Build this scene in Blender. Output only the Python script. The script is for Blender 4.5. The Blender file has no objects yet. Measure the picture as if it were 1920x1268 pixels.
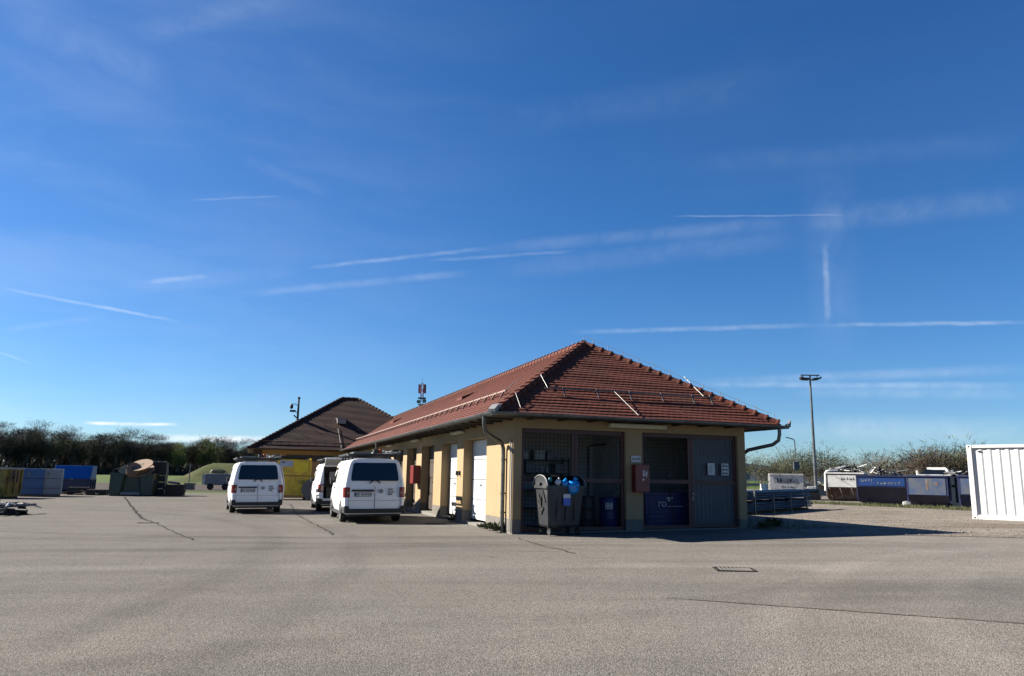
import bpy, bmesh, math, random
from math import sin, cos, tan, pi, radians, sqrt, atan2, tanh
from mathutils import Vector, Matrix
random.seed(7)
scene = bpy.context.scene
COL = scene.collection

# ------------------------------------------------------------------ helpers
class MB:
    """collects faces and links them as ONE mesh object"""
    def __init__(s): s.v = []; s.f = []; s.m = []; s.sm = []
    def add(s, vs, fs, m=0, smooth=False):
        o = len(s.v); s.v += [tuple(p) for p in vs]
        for f in fs: s.f.append([i + o for i in f]); s.m.append(m); s.sm.append(smooth)
    def box(s, x0, x1, y0, y1, z0, z1, m=0, M=None):
        vs = [Vector((x, y, z)) for z in (z0, z1) for y in (y0, y1) for x in (x0, x1)]
        if M is not None: vs = [M @ p for p in vs]
        s.add(vs, [(0, 2, 3, 1), (4, 5, 7, 6), (0, 1, 5, 4), (2, 6, 7, 3), (0, 4, 6, 2), (1, 3, 7, 5)], m)
    def bar(s, p, q, w, h, m=0, up=(0, 0, 1)):
        p = Vector(p); q = Vector(q); d = (q - p).normalized(); u = Vector(up)
        if abs(d.dot(u)) > .98: u = Vector((1, 0, 0))
        r = d.cross(u).normalized(); u = r.cross(d)
        vs = [c + r * a + u * b_ for c in (p, q) for a, b_ in ((-w/2, -h/2), (w/2, -h/2), (w/2, h/2), (-w/2, h/2))]
        s.add(vs, [(0, 1, 2, 3), (7, 6, 5, 4), (0, 4, 5, 1), (1, 5, 6, 2), (2, 6, 7, 3), (3, 7, 4, 0)], m)
    def tube(s, p, q, r, n=8, r2=None, m=0, caps=True, smooth=True):
        r2 = r if r2 is None else r2
        p = Vector(p); q = Vector(q); d = (q - p).normalized()
        a = d.cross(Vector((0, 0, 1)) if abs(d.z) < .95 else Vector((1, 0, 0))).normalized(); b_ = a.cross(d)
        vs = [c + (a * cos(2*pi*i/n) + b_ * sin(2*pi*i/n)) * rr for c, rr in ((p, r), (q, r2)) for i in range(n)]
        s.add(vs, [(i, (i+1) % n, n + (i+1) % n, n + i) for i in range(n)], m, smooth)
        if caps: s.add(vs, [tuple(range(n))[::-1], tuple(range(n, 2*n))], m)
    def pipe(s, pts, r, n=8, m=0):
        pts = [Vector(p) for p in pts]; rings = []; pa = None
        for i, p in enumerate(pts):
            d = (pts[min(i+1, len(pts)-1)] - pts[max(i-1, 0)]).normalized()
            a = d.cross(Vector((0, 0, 1)) if abs(d.z) < .9 else Vector((1, 0, 0))).normalized() if pa is None else (pa - d * pa.dot(d)).normalized()
            pa = a; b_ = a.cross(d)
            rings.append([p + (a * cos(2*pi*k/n) + b_ * sin(2*pi*k/n)) * (r[i] if isinstance(r, (list, tuple)) else r) for k in range(n)])
        s.loft(rings, m, smooth=True)
    def loft(s, rings, m=0, caps=True, closed=True, smooth=False):
        n = len(rings[0]); vs = [p for r in rings for p in r]; fs = []
        for j in range(len(rings) - 1):
            for i in range(n if closed else n - 1):
                fs.append((j*n + i, j*n + (i+1) % n, (j+1)*n + (i+1) % n, (j+1)*n + i))
        s.add(vs, fs, m, smooth)
        if caps and closed: s.add(vs, [tuple(range(n))[::-1], tuple(range((len(rings)-1)*n, len(rings)*n))], m)
    def prism(s, poly, fn, d0, d1, m=0):
        """poly: 2-D outline, fn(a, b, d) -> point, extruded from d0 to d1"""
        n = len(poly); vs = [fn(a, b_, d) for d in (d0, d1) for a, b_ in poly]
        s.add(vs, [tuple(range(n)), tuple(range(n, 2*n))[::-1]] + [(i, n+i, n+(i+1) % n, (i+1) % n) for i in range(n)], m)
    def lathe(s, prof, c=(0, 0, 0), n=20, m=0, smooth=True):
        c = Vector(c)
        s.loft([[c + Vector((r*cos(2*pi*i/n), r*sin(2*pi*i/n), z)) for i in range(n)] for r, z in prof], m, smooth=smooth)
    def ball(s, c, r, n=10, m=0, sq=(1, 1, 1), jit=0, rnd=random):
        c = Vector(c); rings = []
        for j in range(1, n):
            a = pi * j / n
            rings.append([c + Vector((sq[0]*sin(a)*cos(2*pi*i/n), sq[1]*sin(a)*sin(2*pi*i/n), -sq[2]*cos(a))) * r * (1 + jit*(rnd.random()-.5)) for i in range(n)])
        s.loft(rings, m, smooth=True)
    def build(s, name, mat, parent=None, bevel=0, loc=None, rotz=0):
        me = bpy.data.meshes.new(name); me.from_pydata(s.v, [], s.f)
        for mt in (mat if isinstance(mat, (list, tuple)) else [mat]): me.materials.append(mt)
        me.polygons.foreach_set('material_index', s.m); me.polygons.foreach_set('use_smooth', s.sm)
        bm = bmesh.new(); bm.from_mesh(me); bmesh.ops.recalc_face_normals(bm, faces=bm.faces); bm.to_mesh(me); bm.free()
        me.update()
        o = bpy.data.objects.new(name, me); COL.objects.link(o)
        if parent: o.parent = parent
        if loc is not None: o.location = loc; o.rotation_euler = (0, 0, rotz)
        if bevel:
            bv = o.modifiers.new('bevel', 'BEVEL'); bv.width = bevel; bv.segments = 2; bv.limit_method = 'ANGLE'
        return o

def tag(o, label, cat, group=None, kind=None):
    if label: o['label'] = label
    if cat: o['category'] = cat
    if group: o['group'] = group
    if kind: o['kind'] = kind
    return o
def thing(name, label, cat, loc=(0, 0, 0), rotz=0, group=None):
    o = bpy.data.objects.new(name, None); COL.objects.link(o); o.empty_display_size = .3
    o.location = loc; o.rotation_euler = (0, 0, rotz)
    return tag(o, label, cat, group)
def structure(o): o['kind'] = 'structure'; return o
def copy_tree(root, loc, rotz, label=None, scale=None, group=None):
    def cp(o, parent):
        c = o.copy(); COL.objects.link(c); c.parent = parent
        for ch in o.children: cp(ch, c)
        return c
    r = cp(root, None); r.location = loc; r.rotation_euler = (0, 0, rotz)
    if label: r['label'] = label
    if group: r['group'] = group
    if scale: r.scale = scale if isinstance(scale, tuple) else (scale,)*3
    return r

# ------------------------------------------------------------------ ground heights
def sst(a, b_, x):
    t = min(1, max(0, (x-a)/(b_-a))); return t*t*(3-2*t)
def g(x, y):
    return .17*sst(2, 19, y) + .4*tanh(.0165*x/.4)

# ------------------------------------------------------------------ materials
def nd(nt, typ, **kw):
    n = nt.nodes.new(typ)
    for k, v in kw.items():
        if hasattr(n, k): setattr(n, k, v)
    return n
def base_mat(name, rough=.6, metal=0, spec=.5):
    m = bpy.data.materials.new(name); m.use_nodes = True; nt = m.node_tree
    b_ = nt.nodes['Principled BSDF']; b_.inputs['Roughness'].default_value = rough; b_.inputs['Metallic'].default_value = metal
    b_.inputs['Specular IOR Level'].default_value = spec
    return m, nt, b_
def noise(nt, vec, scale, detail=4, rough=.55, dist=0):
    n = nd(nt, 'ShaderNodeTexNoise'); n.inputs['Scale'].default_value = scale; n.inputs['Detail'].default_value = detail
    n.inputs['Roughness'].default_value = rough; n.inputs['Distortion'].default_value = dist
    nt.links.new(vec, n.inputs['Vector']); return n.outputs['Fac']
def maprange(nt, v, a, b_, c, d, smooth=False):
    n = nd(nt, 'ShaderNodeMapRange'); n.interpolation_type = 'SMOOTHSTEP' if smooth else 'LINEAR'
    nt.links.new(v, n.inputs[0])
    for i, x in enumerate((a, b_, c, d)): n.inputs[i+1].default_value = x
    return n.outputs[0]
def mth(nt, op, a, b_=None, clamp=False):
    n = nd(nt, 'ShaderNodeMath', operation=op, use_clamp=clamp)
    for i, x in enumerate((a, b_)):
        if x is None: continue
        if isinstance(x, (int, float)): n.inputs[i].default_value = x
        else: nt.links.new(x, n.inputs[i])
    return n.outputs[0]
def mix(nt, fac, a, b_, blend='MIX'):
    n = nd(nt, 'ShaderNodeMix', data_type='RGBA', blend_type=blend)
    for sock, x in ((n.inputs['Factor'], fac), (n.inputs[6], a), (n.inputs[7], b_)):
        if isinstance(x, (int, float)): sock.default_value = x
        elif isinstance(x, (tuple, list)): sock.default_value = (*x[:3], 1)
        else: nt.links.new(x, sock)
    return n.outputs[2]
def gray(nt, v):
    n = nd(nt, 'ShaderNodeCombineColor')
    for i in range(3): nt.links.new(v, n.inputs[i])
    return n.outputs[0]
def wpos(nt, scale=None, obj=False):
    if obj: o = nd(nt, 'ShaderNodeTexCoord').outputs['Object']
    else: o = nd(nt, 'ShaderNodeNewGeometry').outputs['Position']
    if scale:
        mp = nd(nt, 'ShaderNodeMapping'); mp.inputs['Scale'].default_value = scale; nt.links.new(o, mp.inputs[0]); o = mp.outputs[0]
    return o
def bump(nt, b_, h, strength, dist=.01):
    n = nd(nt, 'ShaderNodeBump'); n.inputs['Strength'].default_value = strength; n.inputs['Distance'].default_value = dist
    nt.links.new(h, n.inputs['Height']); nt.links.new(n.outputs[0], b_.inputs['Normal'])
ALB = .385
def sc(c, k=None): k = ALB if k is None else k; return tuple(x*k for x in c)
def pm(name, col, rough=.6, metal=0, var=.15, scale=3, stain=None, thr=.58, sscale=2, stretch=None, bmp=0, bscale=60, spec=.5, soft=.1, k=None):
    """painted / plain surface with uneven tone and an optional stain colour of its own"""
    col = sc(col, k); stain = sc(stain, k) if stain else None
    m, nt, b_ = base_mat(name, rough, metal, spec)
    p = wpos(nt, stretch)
    f = maprange(nt, noise(nt, p, scale, 5, .6), .25, .75, 1-var, 1+var)
    c = mix(nt, 1, col, gray(nt, f), 'MULTIPLY')
    if stain:
        s = maprange(nt, noise(nt, p, sscale, 7, .68, .3), thr-soft, thr+soft, 0, 1)
        c = mix(nt, s, c, stain)
    nt.links.new(c, b_.inputs['Base Color'])
    if bmp: bump(nt, b_, noise(nt, wpos(nt), bscale, 3), bmp)
    return m

MT = {}
MT['plaster'] = pm('plaster_yellow', (.655, .478, .272), .9, var=.09, scale=1.3, stain=(.42, .32, .18), thr=.65, sscale=1.3, stretch=(1, 1, .35), bmp=.25, bscale=90, spec=.2)
MT['plinth'] = pm('plinth_grey', (.27, .25, .225), .9, var=.2, scale=3, stain=(.40, .35, .29), thr=.56, sscale=7, bmp=.3, bscale=70, spec=.2)
MT['inner'] = pm('inner_wall', (.62, .63, .64), .9, var=.12, scale=1.5, spec=.2, k=.58)
MT['wood'] = pm('soffit_boards', (.07, .05, .035), .8, var=.3, scale=8)
MT['zinc'] = pm('zinc', (.30, .32, .32), .42, .75, var=.25, scale=2.5, stain=(.16, .17, .16), thr=.6)
MT['zincbright'] = pm('zinc_cap', (.62, .62, .60), .4, .3, var=.1)
MT['frame'] = pm('gate_frame_red', (.12, .019, .016), .5, var=.2, scale=4)
MT['wire'] = pm('wire', (.03, .03, .03), .5, .6, var=.1)
MT['whitedoor'] = pm('white_door', (.80, .81, .80), .45, var=.04, scale=1.2, k=.58)
MT['concrete'] = pm('concrete', (.33, .31, .28), .9, var=.15, scale=2, stain=(.2, .18, .16), thr=.6, bmp=.2)
MT['red'] = pm('red_box', (.30, .022, .02), .4, var=.08)
MT['white'] = pm('white_paint', (.80, .80, .80), .35, var=.04, k=.58)
MT['paper'] = pm('paper', (.74, .75, .76), .8, var=.05, k=.58)
MT['dark'] = pm('dark_plastic', (.02, .021, .024), .5, var=.2)
MT['black'] = pm('black_rubber', (.012, .012, .013), .75, var=.2)
MT['steel'] = pm('galvanised', (.36, .37, .38), .45, .6, var=.25, scale=5)
MT['lamp'] = pm('lamp_housing', (.80, .74, .56), .5, var=.1, k=.5)
MT['browndoor'] = pm('brown_door', (.07, .045, .032), .6, var=.25, scale=3)

def tile_mat(name, c1, c2, moss):
    c1, c2, moss = sc(c1), sc(c2), sc(moss)
    m, nt, b_ = base_mat(name, .78, 0, .25)
    at = nd(nt, 'ShaderNodeAttribute', attribute_name='tilevar').outputs['Fac']
    c = mix(nt, at, c1, c2)
    p = wpos(nt)
    st = maprange(nt, noise(nt, p, .55, 6, .65, .4), .46, .70, 0, .8)
    c = mix(nt, st, c, moss)
    f = maprange(nt, noise(nt, p, 22, 3), .2, .8, .82, 1.18)
    nt.links.new(mix(nt, 1, c, gray(nt, f), 'MULTIPLY'), b_.inputs['Base Color'])
    bump(nt, b_, noise(nt, p, 60, 3), .2)
    return m
MT['tile'] = tile_mat('roof_tile_red', (.19, .045, .027), (.27, .076, .045), (.13, .056, .038))
MT['tileold'] = tile_mat('roof_tile_old', (.075, .036, .030), (.105, .05, .042), (.045, .036, .034))

# ------------------------------------------------------------------ world, sun, camera
SUN_AZ, SUN_EL = 166, 33          # direction towards the sun, degrees from +X
w = bpy.data.worlds.new('World'); scene.world = w; w.use_nodes = True; nt = w.node_tree
bg = nt.nodes['Background']
sky = nd(nt, 'ShaderNodeTexSky', sky_type='NISHITA', sun_disc=False)
sky.sun_elevation = radians(SUN_EL); sky.sun_rotation = radians(90 - SUN_AZ)
sky.air_density = 1.0; sky.dust_density = 0; sky.ozone_density = 3.0; sky.altitude = 100
gm = nd(nt, 'ShaderNodeTexCoord'); D = gm.outputs['Generated']
def dot(v):
    n = nd(nt, 'ShaderNodeVectorMath', operation='DOT_PRODUCT'); nt.links.new(D, n.inputs[0]); n.inputs[1].default_value = v
    return n.outputs['Value']
wisp = noise(nt, D, 22, 5, .62, .6); wisp = maprange(nt, wisp, .3, .7, .2, 1.35)
wob = mth(nt, 'MULTIPLY', mth(nt, 'SUBTRACT', noise(nt, D, 40, 3), .5), .0035)
TRAILS = [
((.0257,.3359,-.9415),(.9517,-.2964,-.0797),.1153,.00147,.30),((.1255,.2991,-.9459),(.9804,.1088,.1644),.1300,.00351,.28),
((.1058,.2983,-.9486),(.9815,-.1845,.0515),.2185,.01116,.19),((.1123,.2961,-.9485),(.8805,-.4721,-.0431),.1305,.01862,.19),
((.0838,.2883,-.9539),(.9964,-.0088,.0849),.1061,.00284,.20),((.1089,.2966,-.9488),(.9069,.3612,.2170),.0389,.00390,.25),
((.1285,.2998,-.9453),(.9217,.3157,.2254),.1235,.01191,.10),((-.1677,.1189,-.9786),(.8573,.5078,-.0852),.0991,.00249,.40),
((.0478,.1866,-.9813),(.9707,-.2403,.0016),.1660,.00416,.30),((.0318,.1931,-.9807),(.8757,-.4784,-.0658),.1165,.00312,.38),
((-.9195,.3926,.0219),(.0745,.2286,-.9707),.0540,.00460,.30),((-.9156,.4020,.0111),(.0966,.2466,-.9643),.1294,.03595,.10),
((.0598,.3735,-.9257),(.9363,.3006,.1818),.0574,.00165,.20),((-.2983,-.0615,-.9525),(.7779,.5627,-.2799),.0204,.00178,.25),
((.0594,.1127,-.9918),(.9086,-.4176,.0070),.1933,.00774,.24),((.0178,.1199,-.9926),(.9104,-.4123,-.0335),.1929,.00451,.36),
((.0117,.1129,-.9935),(.8847,-.4642,-.0423),.1348,.00878,.24),((.1109,.2703,-.9564),(.9726,.1684,.1603),.1690,.00627,.17),
((.1271,.2685,-.9549),(.9783,-.1927,.0761),.2226,.01817,.13),((-.0032,.0579,-.9983),(.8935,.4485,.0232),.0536,.00253,.80),
((.0042,.0428,-.9991),(.9497,.3126,.0173),.1386,.00603,.75),((-.0028,.0716,-.9974),(.8883,-.4579,-.0354),.1592,.01878,.4),
((.2309,.6066,-.7608),(.9104,.1411,.3888),.1044,.01603,.14),((-.3181,.3366,-.8863),(.8205,.5661,-.0795),.0931,.02635,.16),
((-.3668,.2508,-.8959),(.8841,.3938,-.2517),.0611,.00936,.08),((-.7183,.3885,-.5772),(.5697,-.1478,-.8085),.0287,.00588,.08),
((.0792,.3864,-.9189),(.9187,-.3861,-.0832),.2017,.01772,.06),((.1474,.2762,-.9497),(.8387,.4741,.2680),.0497,.00486,.12),
((.1550,.4435,-.8828),(.9777,-.1969,.0728),.2028,.02694,.06)]
tot = None
for n_, t_, hl, wd, st in TRAILS:     # each contrail: a stretch of a great circle of the sky, with soft edges and ends
    d = mth(nt, 'ABSOLUTE', mth(nt, 'ADD', dot(n_), wob if wd < .012 else 0.0))
    a = maprange(nt, d, wd*1.15, wd*.1, 0, st*(.34 if wd > .009 else .46 if st < .6 else 1.25), True)
    e = maprange(nt, mth(nt, 'ABSOLUTE', dot(t_)), hl*1.02, hl*.55, 0, 1, True)
    a = mth(nt, 'MULTIPLY', a, e)
    tot = a if tot is None else mth(nt, 'ADD', tot, a)
tot = mth(nt, 'MULTIPLY', tot, wisp)
# a thin veil of cirrus, whiter towards the sun
mpv = nd(nt, 'ShaderNodeMapping'); mpv.inputs['Scale'].default_value = (2.2, 2.2, 9); mpv.inputs['Rotation'].default_value = (.10, -.16, .3); nt.links.new(D, mpv.inputs[0])
vn = maprange(nt, noise(nt, mpv.outputs[0], 1.6, 7, .55, .35), .33, .70, .45, 1.3, True)
vm = maprange(nt, dot((cos(radians(SUN_AZ)), sin(radians(SUN_AZ)), 0)), .10, .95, .008, .115, True)
tot = mth(nt, 'ADD', tot, mth(nt, 'MULTIPLY', vn, vm))
CLOUD = 5.9; SKY_TINT = (.40, .528, .705)     # cool white balance, scaled down to dim the light from the sky
hs = nd(nt, 'ShaderNodeHueSaturation'); hs.inputs['Saturation'].default_value = 1.12; nt.links.new(mix(nt, 1, sky.outputs[0], SKY_TINT, 'MULTIPLY'), hs.inputs['Color'])
cl = mix(nt, mth(nt, 'MINIMUM', tot, .9), hs.outputs[0], (CLOUD*.95, CLOUD*1.02, CLOUD*1.1))
nt.links.new(cl, bg.inputs['Color']); bg.inputs['Strength'].default_value = .05

sl = bpy.data.lights.new('sun', 'SUN'); sl.energy = 5; sl.angle = radians(.5); sl.color = (1, .93, .82)
so = bpy.data.objects.new('sun', sl); COL.objects.link(so)
sd = Vector((cos(radians(SUN_AZ))*cos(radians(SUN_EL)), sin(radians(SUN_AZ))*cos(radians(SUN_EL)), sin(radians(SUN_EL))))
so.rotation_euler = sd.to_track_quat('Z', 'Y').to_euler(); so.location = sd*60

cam = bpy.data.cameras.new('camera'); co = bpy.data.objects.new('camera', cam); COL.objects.link(co)
cam.sensor_width = 36; cam.lens = 1400.75/1920*36; cam.clip_end = 12000; cam.clip_start = .1
pt, rl = .18292, .017834
R_, U_, F_ = Vector((1, 0, 0)), Vector((0, -sin(pt), cos(pt))), Vector((0, cos(pt), sin(pt)))
rx, ux = R_*cos(rl) + U_*sin(rl), -R_*sin(rl) + U_*cos(rl)
co.matrix_world = Matrix(((rx.x, ux.x, -F_.x, 0), (rx.y, ux.y, -F_.y, 0), (rx.z, ux.z, -F_.z, 1.6), (0, 0, 0, 1)))
scene.camera = co
vs = scene.view_settings; vs.view_transform = 'Standard'; vs.look = 'None'; vs.gamma = 1; vs.exposure = 1.84
scene.render.engine = 'CYCLES'

# ------------------------------------------------------------------ ground sheets
def asphalt_mat(name, base, warm):
    base, warm = sc(base), sc(warm)
    m, nt, b_ = base_mat(name, .92, 0, .08)
    p = wpos(nt)
    big = maprange(nt, noise(nt, p, .16, 4, .6, .6), .3, .7, .91, 1.09)
    sx = nd(nt, 'ShaderNodeSeparateXYZ'); nt.links.new(p, sx.inputs[0])      # paler to the right; left darkened in the colour to counter sunward glare
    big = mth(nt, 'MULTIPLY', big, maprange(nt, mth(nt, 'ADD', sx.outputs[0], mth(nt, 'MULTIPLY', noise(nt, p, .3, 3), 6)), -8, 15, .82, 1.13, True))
    med = maprange(nt, noise(nt, p, 1.1, 5, .65), .3, .7, .93, 1.07)
    # sweeping, faint wheel marks
    ps = wpos(nt, (.05, .55, 1)); trk = maprange(nt, noise(nt, ps, 1.6, 4, .6, 1.2), .35, .65, .93, 1.07)
    vo = nd(nt, 'ShaderNodeTexVoronoi'); vo.inputs['Scale'].default_value = 75; nt.links.new(p, vo.inputs['Vector'])
    sp = nd(nt, 'ShaderNodeSeparateColor'); nt.links.new(vo.outputs['Color'], sp.inputs[0])
    st = maprange(nt, sp.outputs[0], 0, 1, .58, 1.38)
    fine = maprange(nt, noise(nt, p, 30, 3, .7), .25, .75, .80, 1.2)
    # wheel paths: wide rings worn lighter or darker, broken up by noise
    pw = nd(nt, 'ShaderNodeVectorMath', operation='ADD'); nt.links.new(p, pw.inputs[0])
    nw = nd(nt, 'ShaderNodeTexNoise'); nw.inputs['Scale'].default_value = .25; nt.links.new(p, nw.inputs['Vector']); nt.links.new(nw.outputs['Color'], pw.inputs[1])
    brk = maprange(nt, noise(nt, p, .4, 3), .35, .65, .3, 1)
    for cx, cy, r, hw, am in ((0, -60, 73.2, .35, .10), (2, -60, 71.2, .5, -.07), (6, -70, 86.6, .4, -.10), (-5, -70, 88.4, .35, -.08), (-30, 10, 27.5, .3, -.07), (-30, 10, 25.7, .3, -.07), (18, 2, 16.5, .3, .07), (18, 2, 14.8, .25, .07), (10, -16, 26.5, .3, -.06), (-20, -12, 24, .8, .06), (-4, 50, 31.5, .25, -.10), (-3, 50, 33.1, .25, -.08)):
        dv = nd(nt, 'ShaderNodeVectorMath', operation='DISTANCE'); nt.links.new(pw.outputs[0], dv.inputs[0]); dv.inputs[1].default_value = (cx+.5, cy+.5, .5)
        bd = maprange(nt, mth(nt, 'ABSOLUTE', mth(nt, 'SUBTRACT', dv.outputs['Value'], r)), hw*1.4, hw*.3, 0, am*2.2, True)
        big = mth(nt, 'ADD', big, mth(nt, 'MULTIPLY', bd, brk))
    f = mth(nt, 'MULTIPLY', mth(nt, 'MULTIPLY', big, med), mth(nt, 'MULTIPLY', mth(nt, 'MULTIPLY', trk, st), fine))
    c = mix(nt, maprange(nt, noise(nt, p, .35, 3), .3, .7, 0, 1), base, warm)
    c = mix(nt, 1, c, gray(nt, f), 'MULTIPLY')
    spot = maprange(nt, noise(nt, p, 2.2, 2, .5), .74, .80, 0, .45)
    c = mix(nt, spot, c, sc((.07, .065, .06)))
    nt.links.new(c, b_.inputs['Base Color'])
    hgt = mth(nt, 'ADD', mth(nt, 'MULTIPLY', vo.outputs['Distance'], -1.0), mth(nt, 'MULTIPLY', noise(nt, p, 160, 2), .4))
    bump(nt, b_, hgt, .7, .009)
    return m
def gravel_mat():
    m, nt, b_ = base_mat('gravel', .95, 0, .2)
    p = wpos(nt)
    vo = nd(nt, 'ShaderNodeTexVoronoi'); vo.inputs['Scale'].default_value = 17; nt.links.new(p, vo.inputs['Vector'])
    sp = nd(nt, 'ShaderNodeSeparateColor'); nt.links.new(vo.outputs['Color'], sp.inputs[0])
    st = maprange(nt, sp.outputs[0], 0, 1, .6, 1.4)
    c = mix(nt, maprange(nt, noise(nt, wpos(nt, (.25, .9, 1)), .7, 6, .65, .8), .38, .66, 0, 1), sc((.40, .355, .30)), sc((.235, .185, .14)))
    c = mix(nt, 1, c, gray(nt, mth(nt, 'MULTIPLY', st, maprange(nt, noise(nt, p, 5, 5), .25, .75, .75, 1.25))), 'MULTIPLY')
    nt.links.new(c, b_.inputs['Base Color'])
    bump(nt, b_, mth(nt, 'ADD', vo.outputs['Distance'], noise(nt, p, 3, 4)), .9, .03)
    return m
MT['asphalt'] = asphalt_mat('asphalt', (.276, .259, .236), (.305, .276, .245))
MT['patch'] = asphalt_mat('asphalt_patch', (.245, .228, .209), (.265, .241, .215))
MT['gravel'] = gravel_mat()
MT['grass'] = pm('grass', (.10, .165, .028), .95, var=.35, scale=.5, stain=(.13, .15, .045), thr=.6, sscale=.15, spec=.1, bmp=.5, bscale=8)
MT['mound'] = pm('mound_grass', (.085, .105, .03), .95, var=.3, scale=.7, stain=(.13, .125, .05), thr=.55, sscale=.3, spec=.1, bmp=.5, bscale=8)
MT['dirt'] = pm('dirt_track', (.10, .082, .068), .95, var=.25, scale=.4, spec=.1, bmp=.3)
MT['tar'] = pm('crack_tar', (.075, .07, .064), .95, var=.4, scale=4, spec=.02)

def sheet(name, xs, ys, dz, mat, xl=None, xr=None):
    """a ground sheet draped over g(x, y); xl / xr(y) trim its sides, z lifted by dz"""
    vs, fs = [], []
    for y in ys:
        a, b_ = (xl(y) if xl else xs[0]), (xr(y) if xr else xs[-1])
        for x in xs:
            X = a + (b_-a)*(x-xs[0])/(xs[-1]-xs[0]); vs.append((X, y, g(X, y)+dz))
    n = len(xs)
    for j in range(len(ys)-1):
        for i in range(n-1): fs.append((j*n+i, j*n+i+1, (j+1)*n+i+1, (j+1)*n+i))
    mb = MB(); mb.add(vs, fs, 0, True); return structure(mb.build(name, mat))
def lin(a, b_, st):
    n = max(1, int(round(abs(b_-a)/st))); return [a + (b_-a)*i/n for i in range(n+1)]
sheet('ground', [-6000, -2500, -1000, -500, -200] + lin(-120, 120, 3) + [200, 500, 1000, 2500, 6000], [-300, -100] + lin(-40, 130, 3) + [170, 240, 350, 600, 1200, 2500, 6000], -.02, MT['grass'])
rj = random.Random(3)
J = [rj.uniform(-1, 1) for _ in range(600)]
def jit(y, amp, k=1.7):
    t = (y+300)*k; i = int(t); f = t-i; return amp*(J[i % 600]*(1-f) + J[(i+1) % 600]*f)
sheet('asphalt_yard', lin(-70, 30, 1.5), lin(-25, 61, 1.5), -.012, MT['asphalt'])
# the gravel yard begins past the garage corner; its near edge wanders
def gx0(y): return max(6.9 - .33*(y-19.5), 7.1 - .34*(y-21.5)) + jit(y, .25) if y > 19.4 else 9.6 + (19.4-y)*3.0 + jit(y, .5, 3)
sheet('gravel_yard', lin(0, 1, .03), lin(16.4, 62, .4), -.004, MT['gravel'], gx0, lambda y: 75)
sheet('dirt_track', lin(-110, -8, 3), lin(66, 103, 3), -.012, MT['dirt'])
sheet('access_road', lin(18, 130, 3), lin(76, 100, 3), -.008, pm('road', (.16, .15, .14), .9, var=.15, scale=.5))
# darker relaid strip of asphalt with its seam
def seam_y(x): return 9.93 - .437*(x-2.19)
mb = MB(); vs_, fs_ = [], []
xs_ = lin(2.0, 16, .5)
for i, x in enumerate(xs_):
    for k in range(6):
        y0 = seam_y(x) + jit(x*3, .02); y1 = 11.7 - .03*(x-2) + jit(x, .25)
        t = k/5; f = min(1, (x-2)/2.5); y = y0 + (y1-y0)*t*f; vs_.append((x, y, g(x, y)-.008))
for i in range(len(xs_)-1):
    for k in range(5): fs_.append((i*6+k, (i+1)*6+k, (i+1)*6+k+1, i*6+k+1))
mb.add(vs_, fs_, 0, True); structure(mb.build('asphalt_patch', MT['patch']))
def crack(pts, w0, name='pavement_crack', amp=.05, step=.25, seed=1, mat='tar', lift=-.004):
    r = random.Random(seed); P = []
    for (x0, y0), (x1, y1) in zip(pts, pts[1:]):
        n = max(2, int(sqrt((x1-x0)**2+(y1-y0)**2)/step))
        for i in range(n): P.append((x0+(x1-x0)*i/n + r.uniform(-amp, amp), y0+(y1-y0)*i/n + r.uniform(-amp, amp)))
    P.append(pts[-1]); mb = MB(); vs, fs = [], []
    for i, (x, y) in enumerate(P):
        a, b_ = P[max(i-1, 0)], P[min(i+1, len(P)-1)]; d = Vector((b_[0]-a[0], b_[1]-a[1])).normalized(); n_ = Vector((-d.y, d.x)); wd = w0*r.uniform(.4, 1.3)
        for sgn in (-.5, .5): X, Y = x+n_.x*wd*sgn, y+n_.y*wd*sgn; vs.append((X, Y, g(X, Y)+lift))
    for i in range(len(P)-1): fs.append((2*i, 2*i+1, 2*i+3, 2*i+2))
    mb.add(vs, fs); return structure(mb.build(name, MT[mat]))
crack([(-24.6, 48.9), (-18, 36.5), (-12.4, 26), (-10.9, 23.75)], .085, seed=2)
crack([(-10.8, 23.6), (-9, 20.5), (-7.2, 17.6)], .035, seed=3)
crack([(-11.3, 39.5), (-8, 29), (-4.3, 19.05)], .04, seed=4)
crack([(2.3, 9.88), (5.6, 8.44), (9, 6.95), (15.8, 4.0)], .014, amp=.012, step=.2, seed=5)
crack([(.2, 18.3), (.7, 16.4), (1.3, 14.9)], .035, seed=6, amp=.06)
crack([(-9, 15.1), (-4, 15.7), (1, 15.2)], .02, seed=7, amp=.1)
crack([(6.9, 9.7), (7.1, 8.6), (6.95, 7.9)], .015, seed=8, amp=.05)
# ------------------------------------------------------------------ the garage wing and the house behind it
CX, CY, TH = .0929, 19.389, .32204
OL, OF, ZE, ZR, AP, WW = .7364, .6927, 3.1485, 5.832, 3.4346, 7.0
def gw(s, t):
    x = CX + s*cos(TH) - t*sin(TH); y = CY + s*sin(TH) + t*cos(TH); return x, y
def gg(s, t): return g(*gw(s, t))

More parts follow.
